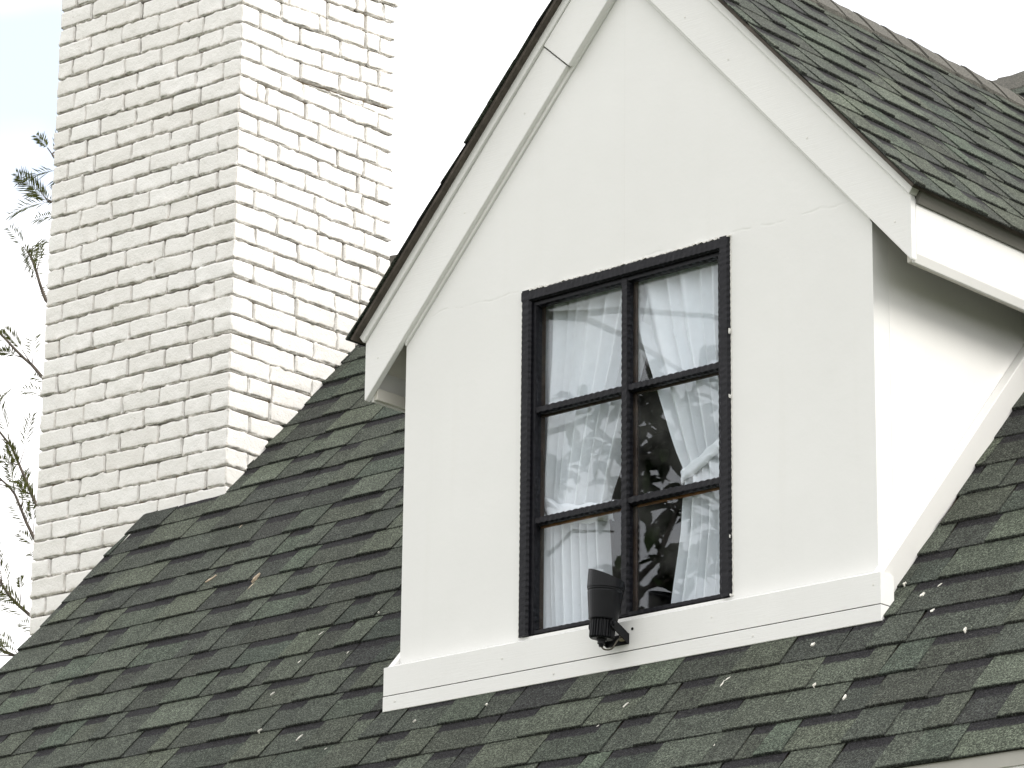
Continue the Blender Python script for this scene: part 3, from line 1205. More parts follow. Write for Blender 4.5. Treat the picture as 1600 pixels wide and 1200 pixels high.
# crown strip above the bargeboards
for sgn in (-1, 1):
    f_ = (lambda x: x) if sgn < 0 else (lambda x: W - x)
    xe = -0.190
    poly = [(f_(xe), low(xe) + 0.2325), (f_(1.0988), low(1.0988) + 0.2325), (f_(1.0988), low(1.0988) + 0.279), (f_(xe - 0.020), low(xe - 0.020) + 0.279)]
    MB().prism(poly, 'y', YB0 - 0.014, YB1).build('crown_strip', M['trim'], house, bevel=0.003)

# eaves: fascia, drip edge, sloping soffit
FY1 = 1.20
for sgn in (1, -1):
    f_ = (lambda x: x) if sgn > 0 else (lambda x: W - x)

    def bx(x0, x1):
        a, b = f_(x0), f_(x1)
        return min(a, b), max(a, b)
    poly = [(f_(2.366), 1.048), (f_(2.376), 1.048), (f_(2.388), 1.078), (f_(2.388), 1.277), (f_(2.366), 1.277)]
    MB().prism(poly, 'y', YB1 + 0.001, FY1).build('fascia_board', M['trim_side'], house, bevel=0.002)
    a, b = bx(2.346, 2.3655)
    MB().box((a, YB1 + 0.002, 1.053), (b, FY1, 1.100)).build('eave_batten', M['soffit'], house, bevel=0.002)
    poly = [(f_(2.389), 1.258), (f_(2.398), 1.258), (f_(2.418), 1.298), (f_(2.389), 1.298)]
    MB().prism(poly, 'y', YB1 + 0.001, 1.27).build('drip_edge', M['drip'], house)
    # soffit lining under the rafters
    poly = [(f_(2.19), 1.300), (f_(2.366), 1.300 - TB * 0.166 + 0.06), (f_(2.366), 1.300 - TB * 0.166 + 0.075), (f_(2.19), 1.320)]
    MB().prism(poly, 'y', YB1 + 0.002, FY1).build('soffit', M['soffit'], house)

# skirt boards under the window, with a chamfered top
SY = -0.045
sx0, sx1 = -0.04, W + 0.04
mb = MB()
v = [(sx0, SY, -0.133), (sx1, SY, -0.133), (sx1, SY, -0.026), (sx0, SY, -0.026),
     (-0.004, -0.0008, -0.008), (W + 0.004, -0.0008, -0.008), (sx0, 0.03, -0.133), (sx1, 0.03, -0.133), (sx1, 0.03, -0.026), (sx0, 0.03, -0.026),
     (-0.004, 0.03, -0.008), (W + 0.004, 0.03, -0.008)]
f = [(0, 1, 2, 3), (3, 2, 5, 4), (0, 3, 9, 6), (1, 7, 8, 2), (3, 4, 10, 9), (2, 8, 11, 5), (0, 6, 7, 1)]
mb.add(v, f)
mb.build('skirt_board', M['trim'], house)
MB().box((sx0 - 0.002, SY - 0.001, -0.194), (sx1 + 0.001, 0.028, -0.1365)).build('skirt_board', M['trim'], house, bevel=0.0025)
# screw hole left of an old fixing
MB().tube([(1.165, SY - 0.0012, -0.058), (1.165, SY + 0.006, -0.058)], 0.0055, 10).build('screw_hole', M['lamp'], house)

mb = MB()
for (x, z, y) in [(2.21, -0.065, SY), (0.55, -0.075, SY), (1.52, -0.070, SY), (0.02, -0.16, SY - 0.001), (0.8, -0.168, SY - 0.001), (1.7, -0.165, SY - 0.001),
                  (-0.12, 1.21, YB0), (0.32, 1.70, YB0), (0.62, 2.03, YB0), (2.32, 1.20, YB0), (1.95, 1.60, YB0), (1.60, 1.99, YB0), (1.40, 2.21, YB0)]:
    mb.tube([(x, y + 0.002, z), (x, y - 0.0008, z), (x, y - 0.0014, z)], [0.0045, 0.0045, 0.003], 8)
tag(mb.build('nail_heads', M['caulk'], house), kind='stuff')

# ------------------------------------------------------------------ window
def rope_bar(a, b, wdir, ddir, width, depth, period=0.024, amp=0.0009, ph=0.0, soft=0.35):
    """bar from a to b with hammered, scalloped edges; wdir across, ddir towards the viewer"""
    a, b, wd, dd = Vector(a), Vector(b), Vector(wdir), Vector(ddir)
    L = (b - a).length
    n = max(4, int(L / period * 4))
    prof = [(-0.5, 0.0), (-0.5, 1 - soft), (-0.5 + 0.16, 1.0), (0.5 - 0.16, 1.0), (0.5, 1 - soft), (0.5, 0.0)]
    v, f = [], []
    m = len(prof)
    for i in range(n + 1):
        t = i / n
        p = a.lerp(b, t)
        s = t * L / period * 2 * math.pi + ph + 3.0 * noise.noise(p * 7)
        for j, (u, w) in enumerate(prof):
            wob = 0.0
            wz = 0.0
            if j in (1, 2):
                wob = amp * math.sin(s + 0.6 * noise.noise(p * 9))
                wz = amp * 0.35 * math.sin(s * 0.97 + 1.1)
            if j in (3, 4):
                wob = amp * math.sin(s + 2.2 + 0.6 * noise.noise(p * 11))
                wz = amp * 0.35 * math.sin(s * 1.03)
            v.append(p + wd * (u * width + wob) + dd * (w * depth + wz))
    for i in range(n):
        for j in range(m - 1):
            f.append((i * m + j, i * m + j + 1, (i + 1) * m + j + 1, (i + 1) * m + j))
    f.append(tuple(range(m)))
    f.append(tuple(range((n + 1) * m - 1, n * m - 1, -1)))
    return v, f


XD, ZD, FD = (1, 0, 0), (0, 0, 1), (0, -1, 0)
fw = 0.047
mb = MB()
mb.add(*rope_bar((WX0 + fw / 2, 0.012, WZ0 - 0.002), (WX0 + fw / 2, 0.012, WZ1), XD, FD, fw, 0.026))
mb.add(*rope_bar((WX1 - fw / 2, 0.012, WZ0), (WX1 - fw / 2, 0.012, WZ1), XD, FD, fw, 0.026, ph=1))
mb.add(*rope_bar((WX0 + 0.003, 0.0125, WZ1 - fw / 2), (WX1 - 0.003, 0.0125, WZ1 - fw / 2), ZD, FD, fw, 0.0262, ph=2))
window = mb.build('window', M['frame'], house, smooth=False)
tag(window, 'black metal framed window of six panes with hammered edges')
iw = 0.024
mb = MB()
ix0, ix1, iz1 = WX0 + fw, WX1 - fw, WZ1 - fw
mb.add(*rope_bar((ix0 + iw / 2 - 0.006, 0.035, WZ0 + 0.004), (ix0 + iw / 2 - 0.006, 0.035, iz1), XD, FD, iw, 0.030, period=0.03, ph=1.5))
mb.add(*rope_bar((ix1 - iw / 2 + 0.006, 0.035, WZ0 + 0.004), (ix1 - iw / 2 + 0.006, 0.035, iz1), XD, FD, iw, 0.030, period=0.03))
mb.add(*rope_bar((ix0, 0.0355, iz1 - iw / 2 + 0.006), (ix1, 0.0355, iz1 - iw / 2 + 0.006), ZD, FD, iw, 0.030, period=0.03))
mb.add(*rope_bar((ix0, 0.0357, WZ0 + 0.011), (ix1, 0.0357, WZ0 + 0.011), ZD, FD, 0.018, 0.028, period=0.03))
mb.build('inner_frame', M['frame'], window)
MXC = 1.083
mb = MB().add(*rope_bar((MXC, 0.034, WZ0 + 0.01), (MXC, 0.034, iz1), XD, FD, 0.036, 0.030, period=0.028, amp=0.0016))
mb.build('muntin', M['frame'], window)
for zc_ in (0.858, 0.434):
    for (xa, xb) in ((ix0 + 0.01, MXC - 0.012), (MXC + 0.012, ix1 - 0.01)):
        MB().add(*rope_bar((xa, 0.0345, zc_), (xb, 0.0345, zc_), ZD, FD, 0.030, 0.026, period=0.028, amp=0.0016)).build('muntin', M['frame'], window)
# panes
cols_ = [(ix0 + 0.010, MXC - 0.004), (MXC + 0.004, ix1 - 0.010)]
rows_ = [(WZ0 + 0.006, 0.434 - 0.004), (0.434 + 0.004, 0.858 - 0.004), (0.858 + 0.004, iz1 - 0.006)]
for (xa, xb) in cols_:
    for (za, zb) in rows_:
        MB().box((xa, 0.0400, za), (xb, 0.0435, zb)).build('pane', M['glass'], window)
# wooden glazing bars behind the glass
MB().box((MXC - 0.020, 0.0445, WZ0 + 0.0125), (MXC + 0.026, 0.056, iz1)).build('glazing_bar', M['brown'], window, bevel=0.003)
for zc_, mt in ((0.858, 'brown'), (0.434, 'rust')):
    for (xa, xb) in ((ix0 + 0.005, MXC - 0.0205), (MXC + 0.0265, ix1 - 0.025)):
        MB().box((xa, 0.0445, zc_ - 0.020), (xb, 0.055, zc_ + 0.014)).build('glazing_bar', M[mt], window, bevel=0.003)
for (xa, xb) in ((ix0 - 0.02, ix0 + 0.004), (ix1 - 0.024, ix1 + 0.02)):
    MB().box((xa, 0.0447, WZ0), (xb, 0.075, iz1)).build('glazing_bar', M['brown'], window, bevel=0.003)
MB().box((ix0 + 0.005, 0.0448, WZ0 - 0.004), (ix1 - 0.025, 0.070, WZ0 + 0.012)).build('glazing_bar', M['brown'], window, bevel=0.003)
# crumbling caulk along the head and the right jamb
random.seed(3)
mb = MB()


def crumb(p, a, b):
    n = 6
    v = [Vector((p[0] + a * math.cos(2 * math.pi * i / n) * random.uniform(0.6, 1.2), p[1], p[2] + b * math.sin(2 * math.pi * i / n) * random.uniform(0.6, 1.2))) for i in range(n)]
    v += [q + Vector((0, 0.010, 0)) for q in v]
    mb.add(v, [tuple(range(n))] + [(i, i + n, (i + 1) % n + n, (i + 1) % n) for i in range(n)])


x = WX0 + 0.02
while x < WX1:
    if random.random() < 0.78:
        crumb((x, -0.0135, WZ1 - 0.001 + random.uniform(-0.003, 0.002)), random.uniform(0.006, 0.011), random.uniform(0.003, 0.006))
    x += 0.026
z = WZ1
while z > WZ0:
    if random.random() < 0.12:
        crumb((WX1 - 0.0005 + random.uniform(-0.003, 0.002), -0.0125, z), random.uniform(0.002, 0.004), random.uniform(0.005, 0.012))
    z -= 0.03
tag(mb.build('caulk_crumbs', M['caulk'], window), 'crumbling white caulk along the window head', kind='stuff')
# caulk line round the frame, slightly proud of the wall
mb = MB()
mb.box((WX0 - 0.004, -0.0022, WZ1 - 0.002), (WX1 + 0.006, 0.004, WZ1 + 0.006))
mb.box((WX1 - 0.002, -0.0024, WZ0), (WX1 + 0.005, 0.004, WZ1 - 0.0025))
mb.box((WX0 - 0.005, -0.0024, WZ0), (WX0 + 0.002, 0.004, WZ1 - 0.0025))
mb.build('caulk_line', M['caulk'], window)

# ------------------------------------------------------------------ curtains
def interp(tab, z):
    for (z0, x0), (z1, x1) in zip(tab, tab[1:]):
        if z0 <= z <= z1:
            t = (z - z0) / (z1 - z0)
            t = t * t * (3 - 2 * t) if False else t
            return x0 + (x1 - x0) * t
    return tab[0][1] if z < tab[0][0] else tab[-1][1]


def curtain(name, left, rightt, folds, seed, label, ybase, band):
    root = empty(name, (0.5 * (left[0][1] + rightt[0][1]), ybase, -0.02), label, 'curtain', 'curtains in the dormer window')
    nu, nv = 110, 60
    z0, z1 = -0.02, 1.36
    v, f = [], []
    rnd = random.Random(seed)
    ws = [rnd.uniform(0.6, 1.5) for _ in range(folds)]
    tot = sum(ws)
    edges = [0.0]
    for w_ in ws:
        edges.append(edges[-1] + w_ / tot)
    amps = [rnd.uniform(0.6, 1.3) for _ in range(folds)]
    for j in range(nv + 1):
        z = z0 + (z1 - z0) * j / nv
        xl, xr = interp(left, z), interp(rightt, z)
        wid_ = xr - xl
        A = 0.025 * (0.55 + 0.5 * (0.48 / max(0.2, wid_)))
        tie = math.exp(-((z - band) / 0.07) ** 2)
        A *= 1 - 0.55 * tie
        for i in range(nu + 1):
            u = i / nu
            us = u + 0.012 * noise.noise(Vector((u * 5, z * 1.6, seed)))
            us = min(max(us, 0.0), 0.9999)
            k_ = max(q for q in range(folds) if edges[q] <= us)
            t = (us - edges[k_]) / (edges[k_ + 1] - edges[k_])
            prof = math.sin(math.pi * t) ** 0.8
            y = ybase - A * amps[k_] * (prof * 2 - 1)
            y += 0.006 * noise.noise(Vector((u * 3, z * 2.2, seed + 4)))
            y -= 0.012 * tie * math.sin(math.pi * u)
            x_ = xl + wid_ * (u + 0.010 * math.sin(2 * math.pi * t))
            v.append((x_, y, z))
    for j in range(nv):
        for i in range(nu):
            a = j * (nu + 1) + i
            f.append((a, a + 1, a + nu + 2, a + nu + 1))
    MB().add(v, f).build('drape', M['curtain'], root, smooth=True, fix=False)
    return root


def sash(root, pts, half, depth):
    """tie-back band as a folded strip through pts"""
    v, f = [], []
    n = 26
    P = [Vector(p) for p in pts]
    for i in range(n + 1):
        t = i / n * (len(P) - 1)
        k_ = min(int(t), len(P) - 2)
        tt = t - k_
        pm = P[k_ - 1] if k_ > 0 else P[0] * 2 - P[1]
        pn = P[k_ + 2] if k_ + 2 < len(P) else P[-1] * 2 - P[-2]
        a, b = P[k_], P[k_ + 1]
        p = 0.5 * ((2 * a) + (b - pm) * tt + (2 * pm - 5 * a + 4 * b - pn) * tt ** 2 + (3 * a - pm - 3 * b + pn) * tt ** 3)
        w_ = half * (1 + 0.12 * math.sin(i * 1.3))
        for (dz, dy) in ((-1, 0.006), (-0.8, -0.006), (-0.2, -0.011), (0.25, -0.006), (0.7, -0.012), (1, 0.004)):
            v.append(p + Vector((0, dy * depth, dz * w_)))
    m = 6
    for i in range(n):
        for k_ in range(m - 1):
            f.append((i * m + k_, (i + 1) * m + k_, (i + 1) * m + k_ + 1, i * m + k_ + 1))
    MB().add(v, f).build('tie_back', M['curtain'], root, smooth=True, fix=False)


cl = curtain('curtain', [(-0.02, 0.555), (0.30, 0.555), (0.50, 0.555), (0.62, 0.55), (1.36, 0.53)],
             [(-0.02, 0.935), (0.30, 0.912), (0.44, 0.905), (0.50, 0.93), (0.80, 1.02), (1.03, 1.105), (1.36, 1.21)], 9, 2,
             'sheer white curtain tied back at the left side of the window', 0.108, 0.50)
sash(cl, [(0.585, 0.10, 0.560), (0.68, 0.078, 0.485), (0.80, 0.073, 0.450), (0.915, 0.092, 0.445), (0.935, 0.125, 0.452)], 0.036, 0.6)
cr_ = curtain('curtain', [(-0.02, 1.225), (0.084, 1.243), (0.30, 1.285), (0.46, 1.296), (0.52, 1.288), (1.04, 1.088), (1.36, 0.99)],
              [(-0.02, 1.60), (0.50, 1.60), (1.36, 1.66)], 8, 8,
              'sheer white curtain tied back at the right side of the window', 0.092, 0.51)
sash(cr_, [(1.280, 0.110, 0.492), (1.300, 0.070, 0.502), (1.38, 0.064, 0.535), (1.47, 0.066, 0.585), (1.60, 0.09, 0.645)], 0.026, 0.6)

# ------------------------------------------------------------------ floodlight
LX, LY = 1.104, -0.128
lamp = empty('floodlight', (1.13, SY, -0.09), 'small black cylindrical floodlight on a bracket below the window', 'floodlight')
axis_ = Vector((0.085, 0.02, 1.0)).normalized()
e1 = axis_.cross(Vector((0, 1, 0))).normalized()
e2 = axis_.cross(e1).normalized()
base_c = Vector((LX, LY, 0.0)) + axis_ * (-0.035)


def ring(tt, r, n=40, cut=None):
    out_ = []
    for i in range(n):
        a = 2 * math.pi * i / n
        d = e1 * math.cos(a) + e2 * math.sin(a)
        t_ = tt
        if cut is not None:
            # oblique mouth: high on the left, low on the right
            t_ = tt + cut * (d.dot(Vector((-0.80, -0.45, 0))))
        out_.append(base_c + axis_ * t_ + d * r)
    return out_


def lathe(profile, n=40, closed=True):
    v, f = [], []
    for pr in profile:
        v += ring(pr[0], pr[1], n, pr[2] if len(pr) > 2 else None)
    for i in range(len(profile) - 1):
        for k_ in range(n):
            k2 = (k_ + 1) % n
            f.append((i * n + k_, i * n + k2, (i + 1) * n + k2, (i + 1) * n + k_))
    if closed:
        f.append(tuple(range(n - 1, -1, -1)))
        f.append(tuple(range((len(profile) - 1) * n, len(profile) * n)))
    return v, f


MB().add(*lathe([(0.0, 0.046), (0.002, 0.0515), (0.006, 0.0525), (0.098, 0.0640), (0.1005, 0.0625), (0.1035, 0.0625), (0.106, 0.0648), (0.112, 0.0655)])).build('housing', M['lamp'], lamp, smooth=False)
MB().add(*lathe([(0.1125, 0.0620), (0.1135, 0.0668), (0.160, 0.0672, 0.022), (0.161, 0.0640, 0.022), (0.118, 0.0620)], closed=False)).build('snoot', M['lamp'], lamp, smooth=False)
MB().add(*lathe([(0.1165, 0.0615), (0.1185, 0.0612)])).build('lens', M['lamp'], lamp)
# finned heat sink
v, f = [], []
n = 96
prof = [(-0.066, 0.030), (-0.066, 0.040), (-0.060, 0.0455), (-0.001, 0.0455)]
for (t_, r_) in prof:
    for i in range(n):
        a = 2 * math.pi * i / n
        rr = r_ * (1.0 if (i % 4) < 2 else 0.87)
        d = e1 * math.cos(a) + e2 * math.sin(a)
        v.append(base_c + axis_ * t_ + d * rr)
for i in range(len(prof) - 1):
    for k_ in range(n):
        k2 = (k_ + 1) % n
        f.append((i * n + k_, i * n + k2, (i + 1) * n + k2, (i + 1) * n + k_))
f.append(tuple(range(n - 1, -1, -1)))
f.append(tuple(range(3 * n, 4 * n)))
MB().add(v, f).build('heat_sink', M['lamp'], lamp)
# cable gland and looped cable
gb = base_c + axis_ * (-0.066)
MB().tube([gb, gb - axis_ * 0.006, gb - axis_ * 0.007, gb - axis_ * 0.018, gb - axis_ * 0.019, gb - axis_ * 0.028], [0.019, 0.019, 0.014, 0.014, 0.010, 0.008], 14).build('cable_gland', M['lamp'], lamp)
c0 = gb - axis_ * 0.026
cab = []
ctrl = [c0, c0 + Vector((0.012, 0.006, -0.012)), c0 + Vector((0.034, 0.018, -0.010)), c0 + Vector((0.046, 0.032, 0.018)), c0 + Vector((0.046, 0.06, 0.040)), Vector((LX + 0.045, SY + 0.005, c0.z + 0.055))]
for i in range(len(ctrl) - 1):
    for q in range(5):
        t = q / 5
        pm = ctrl[i - 1] if i else ctrl[0]
        pn = ctrl[i + 2] if i + 2 < len(ctrl) else ctrl[-1]
        a, b = ctrl[i], ctrl[i + 1]
        cab.append(0.5 * ((2 * a) + (b - pm) * t + (2 * pm - 5 * a + 4 * b - pn) * t ** 2 + (3 * a - pm - 3 * b + pn) * t ** 3))
cab.append(ctrl[-1])
MB().tube(cab, 0.0030, 8).build('cable', M['cable'], lamp, smooth=True)
# U bracket: two arms and the plate on the board
piv = base_c + axis_ * (-0.018)
for sx_ in (-1, 1):
    xa = piv.x + sx_ * 0.050
    w_ = 0.0035
    poly = []
    cy, cz = piv.y, piv.z
    # arm in the (y, z) plane, round at the pivot
    py_, pz_ = SY - 0.004, piv.z - 0.038
    dirv = Vector((py_ - cy, pz_ - cz)).normalized()
    nrm = Vector((-dirv.y, dirv.x))
    rr = 0.017
    for i in range(9):
        a = math.pi / 2 + math.pi * i / 8
        d = dirv * math.cos(a) + nrm * math.sin(a)
        poly.append((cy + d.x * rr, cz + d.y * rr))
    poly.append((py_, pz_ - 0.020))
    poly.append((py_, pz_ + 0.018))
    MB().prism(poly, 'x', xa - w_ / 2, xa + w_ / 2).build('bracket_arm', M['lamp'], lamp)
    MB().tube([(xa - sx_ * 0.004, cy, cz), (xa + sx_ * 0.006, cy, cz), (xa + sx_ * 0.0065, cy, cz)], [0.0085, 0.0085, 0.005], 12).build('pivot_screw', M['lamp'], lamp)
MB().box((piv.x - 0.052, SY - 0.0045, piv.z - 0.058), (piv.x + 0.052, SY - 0.0005, piv.z - 0.020)).build('bracket_plate', M['lamp'], lamp, bevel=0.001)
MB().box((piv.x + 0.018, SY - 0.016, piv.z - 0.046), (piv.x + 0.040, SY - 0.005, piv.z - 0.028)).build('cable_clip', M['brass'], lamp, bevel=0.002)

# ------------------------------------------------------------------ tree behind the chimney
rng = random.Random(41)


def feather(mb, p, d, up, length, n):
    """pinnate leaf: thin rachis with pairs of narrow leaflets"""
    d = d.normalized()
    sd = d.cross(up)
    if sd.length < 1e-3:
        sd = d.cross(Vector((1, 0, 0)))
    sd.normalize()
    nu = sd.cross(d).normalized()
    q = p.copy()
    step = length / n
    dd = d.copy()
    last = q.copy()
    for i in range(n):
        dd = (dd + nu * rng.uniform(-0.05, 0.03) + Vector((0, 0, -0.02))).normalized()
        q = q + dd * step
        t = i / n
        ll = length * 0.34 * (0.55 + 0.9 * math.sin(math.pi * min(0.95, t * 0.8 + 0.2))) * rng.uniform(0.75, 1.15)
        w_ = 0.0042
        mb.add([last - nu * 0.0018, last + nu * 0.0018, q + nu * 0.0015, q - nu * 0.0015], [(0, 1, 2, 3)])
        for s_ in (-1, 1):
            ld = (dd * 0.95 + sd * s_ * 0.75 + nu * rng.uniform(-0.25, 0.35)).normalized()
            wv = ld.cross(nu).normalized() * w_
            m_ = q + ld * ll * 0.5 + nu * 0.004
            mb.add([q, m_ - wv, q + ld * ll, m_ + wv], [(0, 1, 2, 3)])
        last = q.copy()


TX, TY = -5.6, 4.7
tree = empty('feathery_tree', (TX, TY, GZ), 'thin branched tree with feathery leaves behind the chimney', 'tree')
wood, leaves = MB(), MB()
trunk_pts = [(TX, TY, GZ), (TX - 0.05, TY, -2.5), (TX + 0.05, TY + 0.05, -0.6), (TX - 0.1, TY, 0.9), (TX - 0.2, TY, 2.4), (TX - 0.3, TY + 0.05, 4.0), (TX - 0.35, TY, 5.2)]
wood.tube(trunk_pts, [0.16, 0.13, 0.11, 0.085, 0.06, 0.035, 0.015], 10)
branch = [
    [(-5.72, 4.7, 1.2), (-6.887, 4.6, 2.367), (-7.431, 4.6, 2.86), (-7.686, 4.55, 3.317), (-7.921, 4.5, 3.612)],
    [(-5.70, 4.7, 0.9), (-6.872, 4.7, 2.128), (-7.514, 4.7, 2.63), (-7.815, 4.7, 3.051), (-8.017, 4.7, 3.295)],
    [(-5.70, 4.7, 0.7), (-6.858, 4.6, 1.829), (-7.486, 4.6, 2.213), (-7.778, 4.6, 2.543), (-8.04, 4.6, 2.842)],
    [(-5.85, 4.7, 2.4), (-7.075, 4.6, 3.448), (-7.498, 4.6, 3.759), (-7.898, 4.6, 4.094), (-8.166, 4.6, 4.343)],
    [(-5.90, 4.7, 2.7), (-7.163, 4.6, 3.878), (-7.486, 4.6, 4.239), (-7.615, 4.6, 4.523), (-7.665, 4.6, 4.60)],
    [(-5.92, 4.7, 3.2), (-7.15, 4.6, 4.545), (-7.40, 4.6, 4.828), (-7.50, 4.6, 4.90)],
    [(-5.95, 4.7, 3.8), (-7.114, 4.6, 4.876), (-7.43, 4.6, 5.18), (-7.47, 4.6, 5.23)],
    [(-5.65, 4.7, 0.4), (-7.074, 4.6, 1.70), (-7.553, 4.6, 1.95), (-7.738, 4.6, 2.04), (-7.984, 4.6, 2.13)],
    [(-5.90, 4.7, 3.0), (-6.3, 5.2, 4.2), (-6.4, 5.6, 5.0)],
]
for b in branch:
    pts = [Vector(p) for p in b]
    fine_pts = []
    for i in range(len(pts) - 1):
        for q in range(4):
            p = pts[i].lerp(pts[i + 1], q / 4)
            p = p + Vector((noise.noise(p * 3.1), noise.noise(p * 2.7 + Vector((9, 0, 0))), noise.noise(p * 3.3 + Vector((0, 7, 0))))) * (0.045 if 0 < i + q else 0)
            fine_pts.append(p)
    fine_pts.append(pts[-1])
    m_ = len(fine_pts)
    wood.tube(fine_pts, [0.013 * (1 - i / m_) + 0.0042 for i in range(m_)], 6)
    for i in range(3, m_):
        p = fine_pts[i]
        d = (fine_pts[i] - fine_pts[i - 1]).normalized()
        u_, w_ = px(p)
        k_n = 2 if i > m_ * 0.45 else 1
        for _ in range(k_n):
            if rng.random() < (0.85 if p.z < 4.0 else 0.40):
                dirn = (d * rng.uniform(0.2, 1.0) + Vector((rng.uniform(-0.9, 0.5), rng.uniform(-0.5, 0.5), rng.uniform(-0.3, 0.9)))).normalized()
                tw = p + dirn * rng.uniform(0.05, 0.16)
                wood.tube([p, tw], [0.004, 0.0025], 4)
                feather(leaves, tw, dirn + d * 0.3, Vector((rng.uniform(-0.3, 0.3), -0.8, 0.5)), rng.uniform(0.12, 0.26), rng.randint(8, 13))
    # a tuft of leaves at the tip
    for _ in range(3):
        dirn = ((fine_pts[-1] - fine_pts[-2]).normalized() + Vector((rng.uniform(-0.7, 0.4), rng.uniform(-0.4, 0.4), rng.uniform(-0.2, 0.8)))).normalized()
        feather(leaves, fine_pts[-1], dirn, Vector((0.2, -0.9, 0.4)), rng.uniform(0.16, 0.28), 12)
wood.build('trunk', M['bark'], tree, smooth=True)
tag(leaves.build('crown', M['leaf_fern'], tree, fix=False), kind='stuff')

# ------------------------------------------------------------------ tree on the lawn, seen only as a reflection in the panes
rng = random.Random(9)
FX, FY = -5.3, -5.9
tree2 = empty('broadleaf_tree', (FX, FY, GZ), 'broadleaf tree on the lawn whose branches are reflected in the window', 'tree')
wood, leaves = MB(), MB()
wood.tube([(FX, FY, GZ), (FX + 0.1, FY, -3.0), (FX - 0.1, FY + 0.1, -1.2), (FX + 0.05, FY + 0.1, 0.4), (FX + 0.1, FY + 0.1, 2.0), (FX + 0.2, FY + 0.1, 3.8), (FX + 0.1, FY, 5.2)], [0.24, 0.20, 0.17, 0.14, 0.11, 0.07, 0.03], 10)


def broad_leaf(p, d, length):
    d = d.normalized()
    sd = d.cross(Vector((rng.uniform(-0.4, 0.4), rng.uniform(-0.9, 0.2), 1))).normalized()
    w_ = length * rng.uniform(0.15, 0.22)
    droop = -0.30 * length
    a = p
    b = p + d * length * 0.35
    c = p + d * length * 0.7 + Vector((0, 0, droop * 0.35))
    e = p + d * length + Vector((0, 0, droop))
    leaves.add([a, b - sd * w_, b + sd * w_, c - sd * w_ * 0.85, c + sd * w_ * 0.85, e], [(0, 1, 2), (1, 3, 4, 2), (3, 5, 4)])


def twig_leaves(p, e, count):
    wood.tube([p, p.lerp(e, 0.5) + Vector((0, 0, 0.03)), e], [0.010, 0.007, 0.004], 5)
    dd = (e - p).normalized()
    for q in range(count):
        t = rng.uniform(0.15, 1.0)
        broad_leaf(p.lerp(e, t), dd * 0.5 + Vector((rng.uniform(-1, 1), rng.uniform(-0.8, 0.8), rng.uniform(-0.4, 0.8))), rng.uniform(0.13, 0.22))


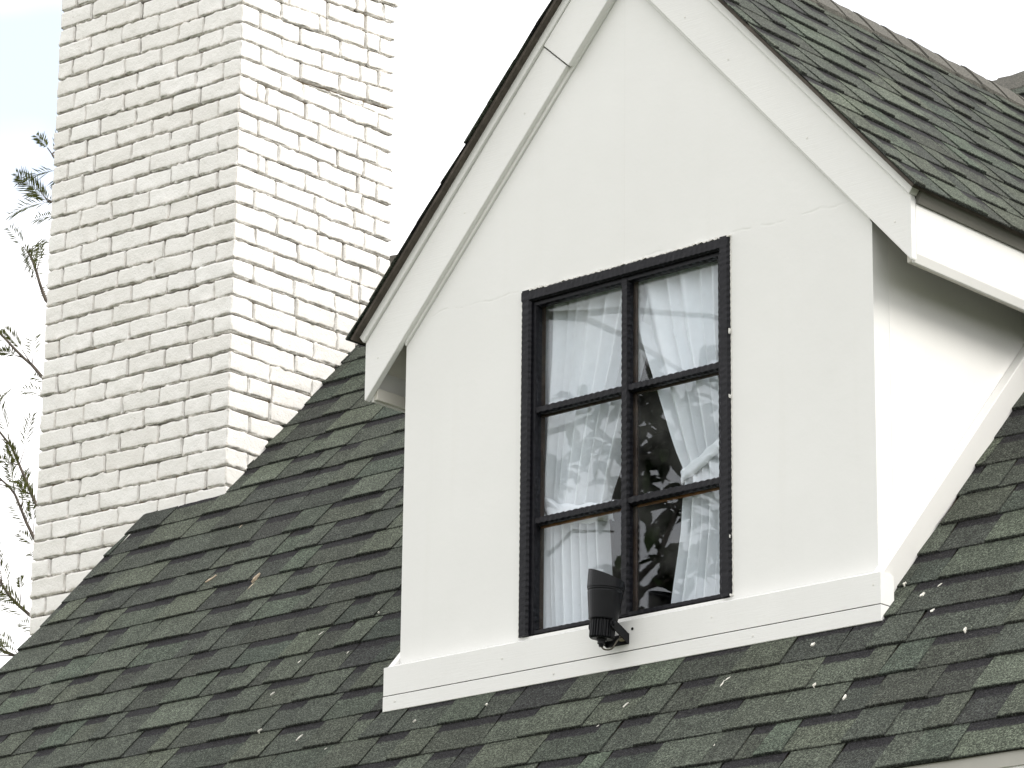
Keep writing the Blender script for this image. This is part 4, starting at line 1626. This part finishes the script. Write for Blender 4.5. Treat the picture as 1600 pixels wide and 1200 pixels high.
# limbs reaching over the lawn towards the house front
LIMBS = [
    ([(FX + 0.1, FY, 3.3), (-4.8, -5.75, 3.78), (-4.36, -5.7, 3.79), (-3.74, -5.7, 3.68), (-3.15, -5.7, 3.52), (-2.6, -5.7, 3.30)], 0.034, (0.5, 0.5)),
    ([(-4.36, -5.7, 3.79), (-4.06, -5.7, 3.70), (-3.74, -5.7, 3.52), (-3.35, -5.7, 3.25), (-3.05, -5.7, 3.05)], 0.026, (0.96, 1.0)),
    ([(FX + 0.05, FY, 2.2), (-4.5, -5.7, 3.02), (-4.0, -5.7, 3.08), (-3.6, -5.7, 3.05), (-3.2, -5.7, 2.98)], 0.026, (0.55, 1.0)),
    ([(-4.05, -5.7, 3.08), (-3.9, -5.7, 2.95), (-3.72, -5.7, 2.80), (-3.5, -5.7, 2.72)], 0.022, (0.4, 1.0)),
    ([(FX + 0.05, FY, 1.0), (-4.6, -5.8, 1.5), (-4.0, -5.75, 1.85), (-3.5, -5.7, 2.15), (-3.3, -5.7, 2.55), (-3.25, -5.7, 2.95)], 0.032, (0.62, 1.0)),
    ([(-4.0, -5.75, 1.85), (-3.6, -5.6, 1.95), (-3.2, -5.6, 2.0), (-2.8, -5.6, 2.2)], 0.02, (0.2, 1.0)),
    ([(FX + 0.05, FY, 1.6), (-4.7, -5.9, 2.3), (-4.3, -5.9, 2.5), (-4.0, -5.9, 2.45)], 0.022, (0.97, 1.0)),
]
for (pts, r_, (ta, tb)) in LIMBS:
    P = [Vector(p) for p in pts]
    n_ = len(P)
    wood.tube(P, [r_ * (1 - 0.7 * i / (n_ - 1)) for i in range(n_)], 8)
    seg = (n_ - 1)
    m_ = int(26 * (tb - ta) * seg / 4)
    for i in range(m_):
        t = (ta + (tb - ta) * (i + rng.random()) / max(1, m_)) * seg
        k_ = min(int(t), seg - 1)
        p = P[k_].lerp(P[k_ + 1], t - k_)
        e = p + Vector((rng.uniform(-1, 1), rng.uniform(-0.7, 0.7), rng.uniform(-0.5, 0.9))).normalized() * rng.uniform(0.14, 0.32)
        twig_leaves(p, e, rng.randint(6, 10))
# the rest of the crown, on the far side of the trunk
for i in range(9):
    z0_ = rng.uniform(1.2, 4.6)
    a = rng.uniform(0.6 * math.pi, 1.55 * math.pi)
    start = Vector((FX + 0.1, FY + 0.1, z0_))
    d = Vector((math.cos(a), math.sin(a), rng.uniform(0.0, 0.6)))
    L_ = rng.uniform(1.0, 1.9)
    pts = [start + d * L_ * k_ / 4 + Vector((rng.uniform(-0.1, 0.1), rng.uniform(-0.1, 0.1), rng.uniform(-0.05, 0.1))) * k_ * 0.6 for k_ in range(5)]
    wood.tube(pts, [0.045, 0.036, 0.027, 0.018, 0.008], 7)
    for k_ in range(1, 5):
        for _ in range(3):
            e = pts[k_] + Vector((rng.uniform(-1, 1), rng.uniform(-1, 1), rng.uniform(-0.3, 0.9))).normalized() * rng.uniform(0.25, 0.5)
            twig_leaves(pts[k_], e, rng.randint(9, 14))
wood.build('trunk', M['bark'], tree2, smooth=True)
tag(leaves.build('crown', M['leaf_broad'], tree2, fix=False), kind='stuff')
print('shingle pieces', len(pieces), 'shown', sum(1 for p in pieces if p[0] > 25), 'bricks', sum(1 for o in bpy.data.objects if o.name.startswith('brick')))
